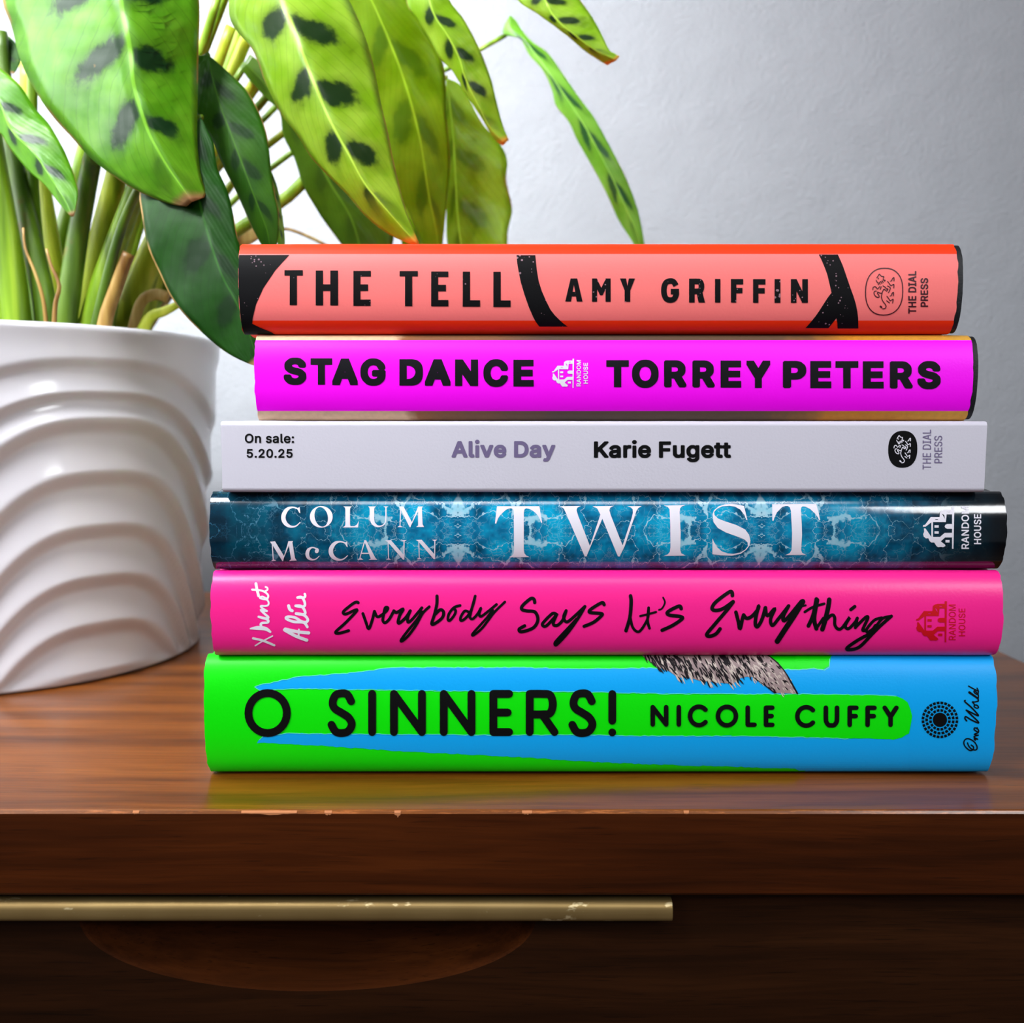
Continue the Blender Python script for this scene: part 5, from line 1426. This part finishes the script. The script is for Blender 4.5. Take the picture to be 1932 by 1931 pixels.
TH0 = math.radians(50)
bm = bmesh.new()
NT_, NZ_ = 300, 190
grid = []
for j in range(NZ_ + 1):
    t = j / NZ_
    z = RIM_Z * t
    row = []
    for i in range(NT_):
        th = 2 * math.pi * i / NT_            # 0 = towards the camera, + to the right
        d = th - TH0
        g = ((1 - math.cos(3 * d)) / 2) ** 1.5
        kk = arch_k(z, g)
        fr = kk - math.floor(kk)              # 0 just under a crest, 1 at the next crest down
        # fr rises going down; swell out slowly, tuck in quickly just below each crest line
        if fr < 0.34:
            u = fr / 0.34
            s_ = 1 - (3 * u * u - 2 * u ** 3)
        else:
            u = (fr - 0.34) / 0.66
            s_ = u ** 1.35
        fade = min(1.0, (1 - t) / 0.10) * min(1.0, t / 0.04)
        fade = fade * fade * (3 - 2 * fade)
        R = RB + (RT - RB) * (t ** 1.15) + 0.0034 * (s_ - 0.5) * fade * (0.45 + 0.55 * max(0.0, min(1.0, (kk - 1.0) / 2.0)))
        if t < 0.012:
            R -= 0.0022 * (1 - t / 0.012) ** 2
        if t > 0.985:
            R -= 0.0012 * ((t - 0.985) / 0.015) ** 2
        row.append(bm.verts.new((PCX + R * math.sin(th), PCY - R * math.cos(th), z)))
    grid.append(row)
for R, z in ((RT - 0.0028, RIM_Z + 0.0003), (RT - 0.0042, RIM_Z - 0.0006), (RT - 0.0052, RIM_Z - 0.004), (RT - 0.010, RIM_Z - 0.06)):
    grid.append([bm.verts.new((PCX + R * math.sin(2 * math.pi * i / NT_), PCY - R * math.cos(2 * math.pi * i / NT_), z)) for i in range(NT_)])
for a_, b_ in zip(grid, grid[1:]):
    for i in range(NT_):
        bm.faces.new((a_[i], a_[(i + 1) % NT_], b_[(i + 1) % NT_], b_[i]))
bm.faces.new(list(reversed(grid[0])))
bm.faces.new(grid[-1])
ppart('pot', bm, M['ceramic'])
# soil
k = NT('potting_soil').par(0.95, 0.2)
co = k.coord()
k.base(k.ramp(k.noise(co, 220, 4)[0], [(0.35, lin((28, 20, 14))), (0.7, lin((74, 56, 40)))]))
k.bump(k.noise(co, 160, 4)[0], 1.0, 0.004)
bm = bmesh.new()
SOIL_Z = RIM_Z - 0.022
rings = []
for r in (0.0, 0.03, 0.06, RT - 0.0072):
    rings.append([bm.verts.new((PCX + r * math.cos(2 * math.pi * i / 48), PCY + r * math.sin(2 * math.pi * i / 48), SOIL_Z + 0.006 * (1 - r / 0.1))) for i in range(48)] if r else [bm.verts.new((PCX, PCY, SOIL_Z + 0.006))])
for i in range(48):
    j = (i + 1) % 48
    bm.faces.new((rings[0][0], rings[1][i], rings[1][j]))
    for a_, b_ in zip(rings[1:], rings[2:]):
        bm.faces.new((a_[i], b_[i], b_[j], a_[j]))
ppart('soil', bm, k.m)


def leaf_mat(name, base, light, blotch, nb=4.0, ph=0.0, blot=1.0, tip=(160, 122, 80), trans=0.45, rough=0.34, scorch=0.0, tipv=0.978, spec=0.3):
    k = NT(name).par(rough, spec)
    uv = k.n('UVMap', uv_map='UVMap').outputs[0]
    x = k.xyz(uv)
    u = k.math('ABSOLUTE', x[0])
    v = x[1]
    co = k.coord()
    nz = k.noise(co, 75, 3)[0]
    nzf = k.noise(co, 600, 2)[0]
    # feathered paired blotches beside the midrib, staggered between the two halves
    side = k.math('MULTIPLY', k.math('GREATER_THAN', x[0], 0.0), 0.74)
    w1 = k.math('MULTIPLY_ADD', v, nb, k.math('MULTIPLY', u, -0.62))
    w1 = k.math('ADD', w1, k.math('ADD', side, ph))
    w1 = k.math('ADD', w1, k.math('MULTIPLY', k.math('SUBTRACT', nz, 0.5), 0.35))
    fr = k.math('ABSOLUTE', k.math('SUBTRACT', k.math('FRACT', w1), 0.5))
    du = k.math('DIVIDE', k.math('SUBTRACT', u, 0.27), 0.36)
    df = k.math('DIVIDE', fr, 0.20)
    rad = k.math('SQRT', k.math('ADD', k.math('MULTIPLY', du, du), k.math('MULTIPLY', df, df)))
    rad = k.math('ADD', rad, k.math('MULTIPLY', k.math('SUBTRACT', k.noise(co, 200, 4, 0.65)[0], 0.5), 1.1))
    bl = k.math('MULTIPLY', k.smooth(rad, 1.15, 0.6), k.smooth(u, 0.02, 0.06))
    bl = k.math('MULTIPLY', bl, k.math('MULTIPLY', k.smooth(v, 0.03, 0.12), k.smooth(v, 0.9, 0.78)))
    halo = k.math('MULTIPLY', k.smooth(fr, 0.36, 0.12), k.math('MULTIPLY', k.smooth(u, 0.0, 0.1), k.smooth(u, 0.95, 0.4)))
    c = k.mix(k.math('MULTIPLY', k.smooth(nz, 0.3, 0.75), 0.6), lin(base), lin(light))
    c = k.mix(k.math('MULTIPLY', halo, 0.45 * blot), c, lin(tuple(q_ * 0.62 for q_ in base)))
    # side veins
    vn = k.math('FRACT', k.math('ADD', k.math('MULTIPLY_ADD', v, 19.0, k.math('MULTIPLY', u, -7.0)), k.math('MULTIPLY', nz, 0.7)))
    vein = k.smooth(k.math('ABSOLUTE', k.math('SUBTRACT', vn, 0.5)), 0.09, 0.0)
    c = k.mix(k.math('MULTIPLY', vein, 0.30), c, lin(tuple(q_ * 0.7 for q_ in base)))
    c = k.mix(k.math('MULTIPLY', bl, 0.94 * blot), c, lin(blotch))
    rib = k.smooth(u, 0.035, 0.012)
    c = k.mix(k.math('MULTIPLY', rib, 0.55), c, lin(tuple(min(255, q_ * 1.15 + 14) for q_ in light)))
    # dry edge and tip
    eg = k.math('MULTIPLY', k.smooth(u, 0.965, 0.985), k.smooth(k.noise(co, 40, 2)[0], 0.46, 0.58))
    c = k.mix(k.math('MULTIPLY', eg, 0.8), c, lin((190, 150, 90)))
    tp = k.smooth(k.math('ADD', v, k.math('MULTIPLY', k.math('SUBTRACT', nz, 0.5), 0.05)), tipv - 0.02, tipv + 0.01)
    c = k.mix(tp, c, lin(tip))
    if scorch:
        sc_ = k.smooth(k.noise(co, 60, 3, 0.6)[0], 0.70, 0.76)
        c = k.mix(k.math('MULTIPLY', sc_, scorch), c, lin((196, 150, 70)))
    k.base(c)
    k.bump(k.math('ADD', k.math('MULTIPLY', k.math('ABSOLUTE', k.math('SUBTRACT', vn, 0.5)), 1.0), k.math('MULTIPLY', nzf, 0.3)), 0.10, 0.0008)
    tr = k.n('BsdfTranslucent')
    tc = k.n('HueSaturation')
    tc.inputs['Saturation'].default_value = 1.1
    tc.inputs['Value'].default_value = 1.1
    k.set(tc, 'Color', c)
    k.t.links.new(tc.outputs[0], tr.inputs['Color'])
    mx = k.n('MixShader')
    mx.inputs[0].default_value = trans
    k.t.links.new(k.b.outputs[0], mx.inputs[1])
    k.t.links.new(tr.outputs[0], mx.inputs[2])
    k.t.links.new(mx.outputs[0], k.out.inputs[0])
    return k.m


DARKB = (10, 46, 22)
LM = {
    'front': leaf_mat('leaf_front', (82, 148, 14), (128, 186, 46), DARKB, 5.55, 0.667, scorch=0.8),
    'bright': leaf_mat('leaf_bright', (126, 172, 20), (176, 208, 76), (8, 40, 20), 5.6, 0.98, tip=(204, 158, 60)),
    'soft': leaf_mat('leaf_yellow_green', (122, 160, 6), (160, 190, 46), (70, 112, 12), 4.5, 0.2, blot=0.65, trans=0.62),
    'pale': leaf_mat('leaf_pale_green', (146, 182, 34), (178, 208, 88), (92, 134, 20), 4.5, 0.2, blot=0.6, trans=0.6),
    'dark': leaf_mat('leaf_dark', (34, 80, 4), (56, 104, 12), (8, 38, 14), 5.0, 0.0, blot=0.75, rough=0.5, spec=0.15, trans=0.3, scorch=0.7),
    'deep': leaf_mat('leaf_deep', (14, 58, 3), (26, 76, 8), (6, 32, 10), 4.2, 0.45, blot=0.7, rough=0.5, spec=0.15, trans=0.22, scorch=0.5),
    'shade': leaf_mat('leaf_shade', (56, 88, 6), (78, 112, 18), (40, 66, 10), 4.0, 0.3, blot=0.6, trans=0.35),
    'thin': leaf_mat('leaf_thin', (104, 166, 42), (142, 194, 82), (36, 84, 44), 5.0, 0.15, scorch=0.6, trans=0.4),
}


def leaf(mat, left, mid, right, Y0, Y1, fold=0.25, bow=0.0, rip=0.0, seed=0, nv=64, curl=0.0, quilt=0.07):
    """blade between its traced outline and midrib; it hangs through depth, folds on the midrib and ripples"""
    L, C, R = resample(left, nv), resample(mid, nv), resample(right, nv)
    bm = bmesh.new()
    uvl = bm.loops.layers.uv.new('UVMap')
    us = [-1, -0.86, -0.68, -0.5, -0.32, -0.14, 0, 0.14, 0.32, 0.5, 0.68, 0.86, 1]
    grid = []
    for i in range(nv):
        v = i / (nv - 1)
        Yc = Y0 + (Y1 - Y0) * v + bow * 4 * v * (1 - v)
        row = []
        for u in us:
            e = L[i] if u < 0 else R[i]
            a_ = abs(u)
            x = C[i][0] + (e[0] - C[i][0]) * a_
            y = C[i][1] + (e[1] - C[i][1]) * a_
            hw_ = math.hypot(e[0] - C[i][0], e[1] - C[i][1]) / F_ * Yc
            Y = Yc + fold * hw_ * (a_ ** 1.2) + curl * hw_ * a_ ** 4
            Y += rip * hw_ * a_ * math.sin(v * 21 + (1.7 if u > 0 else 0) + seed - a_ * 2.0)
            # the blade swells between its side veins
            Y -= quilt * hw_ * 4 * a_ * (1 - a_) * math.sin(2 * math.pi * (9 * v - 2.6 * a_) + (2.2 if u > 0 else 0))
            row.append((bm.verts.new(at(x, y, Y)), u, v))
        grid.append(row)
    for i in range(nv - 1):
        for j in range(len(us) - 1):
            q_ = (grid[i][j], grid[i][j + 1], grid[i + 1][j + 1], grid[i + 1][j])
            f = bm.faces.new([t[0] for t in q_])
            f.smooth = True
            for lp, t in zip(f.loops, q_):
                lp[uvl].uv = (t[1], t[2])
    bmesh.ops.remove_doubles(bm, verts=bm.verts, dist=1e-6)
    o = ppart('leaf', bm, LM[mat])
    md = o.modifiers.new('thickness', 'SOLIDIFY')
    md.thickness = 0.00035
    md.offset = 0.0
    return o


def cr(ox, oy, s):
    return lambda pts: [(ox + x * s, oy + y * s) for x, y in pts]


c5 = cr(0, 0, 0.36254)
c6 = cr(400, 0, 0.31056)
c7 = cr(850, 0, 0.24862)

# large foreground leaf on the left
leaf('front', [(150, -260), (70, -190), (10, -90)] + c5([(15, 0), (60, 130), (110, 320), (190, 480), (280, 610), (380, 720), (470, 820), (570, 900), (690, 980), (800, 1030), (900, 1065), (970, 1075)]),
     [(150, -260), (205, -120)] + c5([(630, 0), (645, 100), (670, 200), (685, 320), (695, 430), (722, 530), (770, 680), (850, 830), (930, 950), (1000, 1050)]),
     [(150, -260), (285, -200), (355, -100)] + c5([(1035, 0), (1032, 250), (1028, 500), (1025, 700), (1035, 850), (1050, 940), (1075, 1015), (1030, 1040)]), 0.375, 0.352, fold=0.95, bow=-0.006, rip=0.05, seed=1)
# centre leaf
leaf('bright', [(505, -160), (440, -80)] + c6([(105, 0), (110, 110), (160, 200), (240, 290), (290, 400), (320, 490), (420, 690), (520, 820), (600, 950), (700, 1060), (820, 1180), (930, 1310), (1040, 1400), (1140, 1455), (1230, 1490)]),
     [(505, -160), (518, -80)] + c6([(420, 0), (480, 140), (560, 350), (640, 560), (720, 740), (830, 940), (930, 1120), (1100, 1320), (1252, 1488)]),
     [(505, -160), (600, -100)] + c6([(830, 0), (920, 200), (980, 400), (1020, 600), (1070, 820), (1110, 1020), (1160, 1220), (1195, 1330), (1256, 1478)]), 0.392, 0.368, fold=0.85, bow=-0.010, rip=0.06, seed=3)
# leaf behind the centre leaf
leaf('soft', [(640, -120), (655, 0), (672, 120), (700, 230), (740, 340), (785, 430), (822, 520)], [(640, -120), (710, 20), (762, 150), (792, 260), (808, 360), (825, 450), (826, 522)],
     [(640, -120), (720, -80), (768, 0), (803, 58), (834, 115), (841, 170), (842, 220), (849, 305), (842, 390), (836, 450), (828, 524)], 0.440, 0.462, fold=0.30, bow=-0.006, rip=0.08, seed=5)
# broad leaf farther right
leaf('pale', [(842, 148), (838, 220), (838, 300), (842, 390), (846, 470), (880, 560)], [(842, 148), (852, 230), (858, 320), (862, 400), (872, 480), (886, 562)],
     [(842, 148), (868, 160), (885, 187), (909, 232), (945, 275), (957, 305), (955, 340), (966, 395), (958, 435), (955, 470), (930, 530), (888, 562)], 0.470, 0.478, fold=0.22, bow=0.0, rip=0.07, seed=8)
# folded leaf at top centre
leaf('bright', [(770, -90)] + c6([(1180, 0), (1240, 110), (1300, 200), (1390, 360), (1460, 430), (1550, 580), (1640, 720), (1710, 840), (1765, 885)]), [(790, -90)] + c6([(1320, 0), (1360, 110), (1430, 215), (1500, 350), (1535, 470), (1615, 640), (1690, 780), (1780, 872)]),
     [(800, -90)] + c6([(1440, 0), (1530, 120), (1620, 290), (1690, 470), (1730, 630), (1765, 760), (1802, 852)]), 0.425, 0.432, fold=0.55, bow=-0.006, rip=0.06, seed=2)
# leaf crossing the top edge
leaf('bright', [(930, -70)] + c7([(510, 0), (640, 90), (780, 190), (910, 290), (1000, 370), (1100, 440), (1190, 495)]), [(985, -70)] + c7([(715, 0), (765, 100), (845, 190), (960, 280), (1080, 370), (1180, 420), (1262, 455)]),
     [(1040, -70)] + c7([(980, 0), (1060, 110), (1130, 230), (1200, 375), (1240, 405), (1282, 430)]), 0.430, 0.428, fold=0.42, bow=-0.004, rip=0.05, seed=6)
# thin drooping leaf against the wall
leaf('thin', c7([(455, 120), (415, 180), (402, 262), (470, 275), (530, 290), (600, 420), (700, 530), (770, 680), (800, 800), (900, 930), (970, 1080), (1080, 1270), (1190, 1480), (1270, 1660), (1390, 1850), (1470, 2010)]),
     c7([(455, 120), (450, 200), (490, 240), (560, 300), (650, 420), (750, 560), (850, 700), (950, 850), (1060, 1030), (1160, 1220), (1260, 1420), (1340, 1600), (1420, 1780), (1478, 2010)]),
     c7([(455, 120), (505, 170), (540, 230), (620, 320), (735, 400), (830, 530), (960, 720), (1080, 880), (1165, 1030), (1250, 1190), (1330, 1350), (1400, 1530), (1440, 1680), (1470, 1850), (1485, 2010)]), 0.505, 0.500, fold=0.5, bow=-0.012, rip=0.14, seed=4)
# mid dark leaf left of the books
leaf('dark', c5([(1085, 288), (1000, 320), (1010, 560), (1050, 640), (1100, 720), (1160, 860), (1240, 1020), (1310, 1180), (1370, 1290), (1400, 1330)]), c5([(1085, 288), (1110, 420), (1150, 560), (1210, 720), (1270, 880), (1330, 1040), (1390, 1200), (1412, 1330)]),
     c5([(1085, 288), (1170, 360), (1290, 480), (1370, 640), (1398, 760), (1412, 900), (1432, 1020), (1450, 1110), (1445, 1250), (1420, 1335)]), 0.398, 0.385, fold=0.32, bow=-0.006, rip=0.06, seed=7)
# pale strip of another leaf right behind it
leaf('thin', c5([(1400, 860), (1400, 960), (1420, 1100), (1440, 1220), (1450, 1330)]), c5([(1400, 860), (1425, 970), (1445, 1100), (1458, 1230), (1458, 1332)]), c5([(1400, 860), (1445, 980), (1468, 1110), (1482, 1230), (1480, 1300), (1466, 1335)]), 0.405, 0.398, fold=0.3, seed=9)
# dark drooping leaf beside the top books
leaf('deep', c5([(1045, 610), (900, 760), (800, 860), (730, 990), (738, 1110), (770, 1280), (830, 1420), (900, 1560), (1000, 1680), (1120, 1790), (1200, 1848), (1300, 1895), (1335, 1905)]), c5([(1045, 610), (1020, 760), (1010, 900), (1040, 1050), (1100, 1270), (1160, 1440), (1230, 1570), (1300, 1740), (1345, 1905)]),
     c5([(1045, 610), (1085, 690), (1112, 750), (1132, 880), (1182, 990), (1212, 1110), (1232, 1220), (1262, 1340), (1290, 1450), (1320, 1600), (1345, 1750), (1355, 1900)]), 0.372, 0.345, fold=0.34, bow=-0.006, rip=0.05, seed=10)
# leaf at far left
leaf('front', [(-60, 60), (-70, 150), (-30, 230)] + c5([(0, 690), (50, 770), (150, 890), (230, 960), (310, 1060), (370, 1128)]), [(-60, 60), (-40, 130)] + c5([(0, 540), (60, 680), (180, 800), (260, 920), (330, 1030), (378, 1126)]),
     [(-60, 60), (-25, 100)] + c5([(0, 352), (100, 440), (180, 560), (250, 640), (300, 720), (355, 830), (405, 980), (400, 1060), (384, 1125)]), 0.408, 0.392, fold=0.36, rip=0.06, seed=11)
# bit of dark leaf behind the foreground leaf, far left
leaf('dark', [(-60, 40), (-55, 100), (-20, 150), (10, 142)], [(-60, 40), (-20, 80), (10, 105), (22, 138)], [(-60, 40), (-10, 62), (16, 68), (34, 90), (38, 118), (26, 140)], 0.445, 0.440, fold=0.2, seed=12)
# olive leaf behind the centre leaf
leaf('shade', c6([(170, 400), (215, 470), (320, 590), (410, 680), (432, 820), (500, 960), (545, 1100), (580, 1180), (680, 1340), (790, 1490), (900, 1640)]), c6([(200, 380), (330, 520), (480, 700), (600, 900), (720, 1120), (850, 1340), (930, 1640)]),
     c6([(230, 330), (430, 480), (620, 640), (800, 860), (960, 1060), (1060, 1250), (1100, 1480), (960, 1650)]), 0.462, 0.470, fold=0.22, rip=0.04, seed=13)
# lower leaf filling between the hanging leaves
leaf('soft', c6([(900, 700), (950, 900), (1040, 1150), (1120, 1350), (1180, 1600)]), c6([(940, 700), (1040, 950), (1140, 1180), (1220, 1380), (1240, 1600)]), c6([(980, 700), (1110, 930), (1220, 1130), (1290, 1330), (1300, 1480), (1260, 1610)]), 0.478, 0.482, fold=0.25, rip=0.05, seed=14)


# stems
def stem_mat(name, c0, c1, c2, trans=0.12):
    k = NT(name).par(0.42, 0.45)
    co = k.coord()
    n1 = k.noise(k.mapping(co, (160, 160, 12)), 1.0, 3)[0]
    n2 = k.noise(co, 55, 3, 0.6)[0]
    c = k.ramp(n1, [(0.32, lin(c0)), (0.52, lin(c1)), (0.74, lin(c2))])
    c = k.mix(k.math('MULTIPLY', k.smooth(n2, 0.64, 0.74), 0.5), c, lin((120, 84, 36)))
    k.base(c)
    k.bump(n1, 0.2, 0.001)
    tr = k.n('BsdfTranslucent')
    k.set(tr, 'Color', c)
    mx = k.n('MixShader')
    mx.inputs[0].default_value = trans
    k.t.links.new(k.b.outputs[0], mx.inputs[1])
    k.t.links.new(tr.outputs[0], mx.inputs[2])
    k.t.links.new(mx.outputs[0], k.out.inputs[0])
    return k.m


SM = {
    'green': stem_mat('stem_green', (80, 112, 8), (114, 150, 16), (150, 180, 48)),
    'yellow': stem_mat('stem_yellow', (122, 136, 18), (164, 176, 34), (196, 200, 72), 0.25),
    'dark': stem_mat('stem_dark', (46, 72, 4), (72, 102, 10), (100, 130, 22)),
    'dry': stem_mat('stem_dry', (120, 82, 30), (168, 132, 66), (200, 176, 110), 0.2),
}


def stem(mat, pts, w0, w1, flat=0.75, name='stem'):
    """pts: (px, py, Y); w in pixels at that depth; the foot is carried down into the soil"""
    pts = resample([tuple(at(*p)) for p in pts], 22)
    bm = bmesh.new()
    n = 12
    rings = []
    for i, p in enumerate(pts):
        t = i / (len(pts) - 1)
        a_, b_ = Vector(pts[max(i - 1, 0)]), Vector(pts[min(i + 1, len(pts) - 1)])
        d = (b_ - a_).normalized()
        side = d.cross(Vector((0, 1, 0)))
        side = side.normalized() if side.length > 1e-6 else Vector((1, 0, 0))
        fw = side.cross(d).normalized()
        r = (w0 + (w1 - w0) * t) / 2 / F_ * p[1]
        rings.append([bm.verts.new(Vector(p) + side * r * math.cos(2 * math.pi * q_ / n) + fw * r * flat * math.sin(2 * math.pi * q_ / n)) for q_ in range(n)])
    for a_, b_ in zip(rings, rings[1:]):
        for i in range(n):
            bm.faces.new((a_[i], a_[(i + 1) % n], b_[(i + 1) % n], b_[i]))
    bm.faces.new(rings[0])
    bm.faces.new(list(reversed(rings[-1])))
    bmesh.ops.recalc_face_normals(bm, faces=bm.faces)
    return ppart(name, bm, SM[mat])


FT = 690   # pixel row of the soil line, hidden behind the rim
stem('green', [(40, FT, 0.425), (28, 560, 0.424), (8, 420, 0.422), (-12, 300, 0.42), (-30, 180, 0.42)], 56, 40)
stem('dark', [(98, FT, 0.43), (82, 560, 0.43), (52, 420, 0.432), (22, 280, 0.436), (8, 160, 0.44), (0, 60, 0.44)], 48, 26)
stem('yellow', [(112, FT, 0.452), (108, 560, 0.452), (92, 430, 0.452), (78, 330, 0.454), (66, 230, 0.456)], 50, 20)
stem('dark', [(112, FT, 0.418), (126, 590, 0.418), (146, 450, 0.418), (170, 320, 0.414), (186, 250, 0.40), (196, 120, 0.39)], 46, 30)
stem('yellow', [(140, FT, 0.436), (160, 590, 0.434), (190, 450, 0.432), (222, 320, 0.428), (240, 200, 0.42)], 52, 34)
stem('green', [(150, FT, 0.424), (186, 560, 0.422), (230, 430, 0.418), (268, 330, 0.412), (300, 240, 0.405)], 50, 32)
stem('green', [(185, FT, 0.445), (206, 560, 0.444), (240, 440, 0.442), (280, 330, 0.44), (330, 220, 0.436), (378, 100, 0.43), (412, -10, 0.425)], 44, 15)
stem('dry', [(185, FT, 0.408), (200, 600, 0.408), (220, 540, 0.407), (240, 484, 0.406), (243, 478, 0.406)], 30, 24)
stem('yellow', [(205, FT, 0.452), (240, 590, 0.452), (276, 500, 0.452), (316, 410, 0.45), (350, 330, 0.448)], 62, 40, 0.5)
stem('yellow', [(250, FT, 0.47), (285, 560, 0.47), (325, 420, 0.468), (385, 200, 0.465), (436, 50, 0.46)], 34, 20)
stem('yellow', [(235, FT, 0.478), (300, 500, 0.478), (380, 270, 0.475), (450, 110, 0.47), (500, -20, 0.46)], 30, 22)
stem('green', [(215, FT, 0.474), (330, 520, 0.474), (440, 440, 0.474), (545, 370, 0.472), (600, 310, 0.47)], 26, 22)
stem('green', [(225, FT, 0.482), (330, 430, 0.482), (420, 310, 0.482), (510, 212, 0.482), (600, 120, 0.48), (690, 0, 0.46)], 12, 11)
stem('green', [(222, FT, 0.492), (420, 400, 0.496), (640, 230, 0.502), (845, 130, 0.506), (905, 94, 0.506), (955, 66, 0.506)], 14, 8)
stem('dry', [(240, FT, 0.488), (330, 520, 0.488), (420, 475, 0.488), (470, 445, 0.488), (500, 424, 0.488)], 20, 30, 0.25)
stem('dry', [(240, FT, 0.494), (400, 460, 0.494), (520, 432, 0.494), (560, 438, 0.494), (600, 455, 0.494), (640, 478, 0.494)], 6, 6)
stem('dry', [(235, FT, 0.440), (262, 580, 0.440), (290, 556, 0.440), (318, 562, 0.438)], 18, 22, 0.3)
stem('yellow', [(240, FT, 0.43), (280, 604, 0.43), (310, 588, 0.43), (345, 570, 0.43)], 34, 12, 0.3)
stem('dry', [(92, FT, 0.412), (84, 580, 0.412), (68, 520, 0.412), (48, 470, 0.413), (44, 430, 0.414)], 10, 4)
stem('dry', [(100, FT, 0.405), (104, 580, 0.405), (112, 540, 0.405), (96, 500, 0.406), (88, 470, 0.407)], 12, 5)
stem('yellow', [(30, FT, 0.47), (40, 560, 0.47), (48, 420, 0.47), (52, 250, 0.47), (50, 120, 0.47)], 40, 26)
stem('green', [(60, FT, 0.488), (110, 480, 0.488), (150, 330, 0.486), (190, 150, 0.48)], 44, 26)
stem('yellow', [(160, FT, 0.49), (210, 520, 0.49), (250, 400, 0.488), (285, 280, 0.485)], 60, 36)
stem('green', [(120, FT, 0.495), (176, 540, 0.495), (205, 430, 0.495), (225, 300, 0.49)], 54, 36)
stem('yellow', [(215, FT, 0.46), (262, 560, 0.46), (290, 490, 0.46), (322, 440, 0.458)], 50, 40, 0.5)
stem('dark', [(70, FT, 0.462), (76, 560, 0.462), (60, 420, 0.462), (40, 280, 0.46)], 50, 34)
stem('green', [(5, FT, 0.462), (-4, 560, 0.462), (-16, 400, 0.46), (-30, 240, 0.46)], 60, 40)
stem('green', [(235, FT, 0.485), (320, 420, 0.485), (400, 210, 0.48), (452, 70, 0.475), (480, -40, 0.47)], 28, 22)
# leaf stalks running up from the crown to the blades
stem('green', [(100, FT, 0.435), (62, 350, 0.435), (70, 0, 0.425), (120, -200, 0.40), (150, -262, 0.376)], 26, 14)
stem('green', [(190, FT, 0.452), (270, 400, 0.452), (400, 60, 0.445), (480, -140, 0.412), (505, -164, 0.393)], 24, 12)
stem('yellow', [(215, FT, 0.47), (330, 420, 0.47), (480, 150, 0.466), (590, -80, 0.452), (641, -124, 0.441)], 22, 11)
stem('green', [(220, FT, 0.472), (380, 330, 0.472), (560, 60, 0.462), (720, -110, 0.442), (786, -94, 0.426)], 22, 10)
stem('green', [(225, FT, 0.478), (400, 320, 0.478), (640, 40, 0.466), (880, -120, 0.442), (984, -74, 0.431)], 20, 10)
stem('yellow', [(230, FT, 0.49), (450, 330, 0.49), (640, 190, 0.486), (780, 140, 0.478), (843, 148, 0.471)], 18, 10)
stem('dark', [(165, FT, 0.43), (240, 400, 0.425), (340, 160, 0.415), (393, 105, 0.399)], 24, 12)
stem('dark', [(165, FT, 0.412), (232, 420, 0.402), (330, 250, 0.388), (380, 222, 0.373)], 24, 12)
stem('green', [(20, FT, 0.44), (-30, 300, 0.43), (-60, 60, 0.409)], 26, 12)
stem('dark', [(200, FT, 0.475), (330, 350, 0.475), (464, 120, 0.463)], 20, 12)
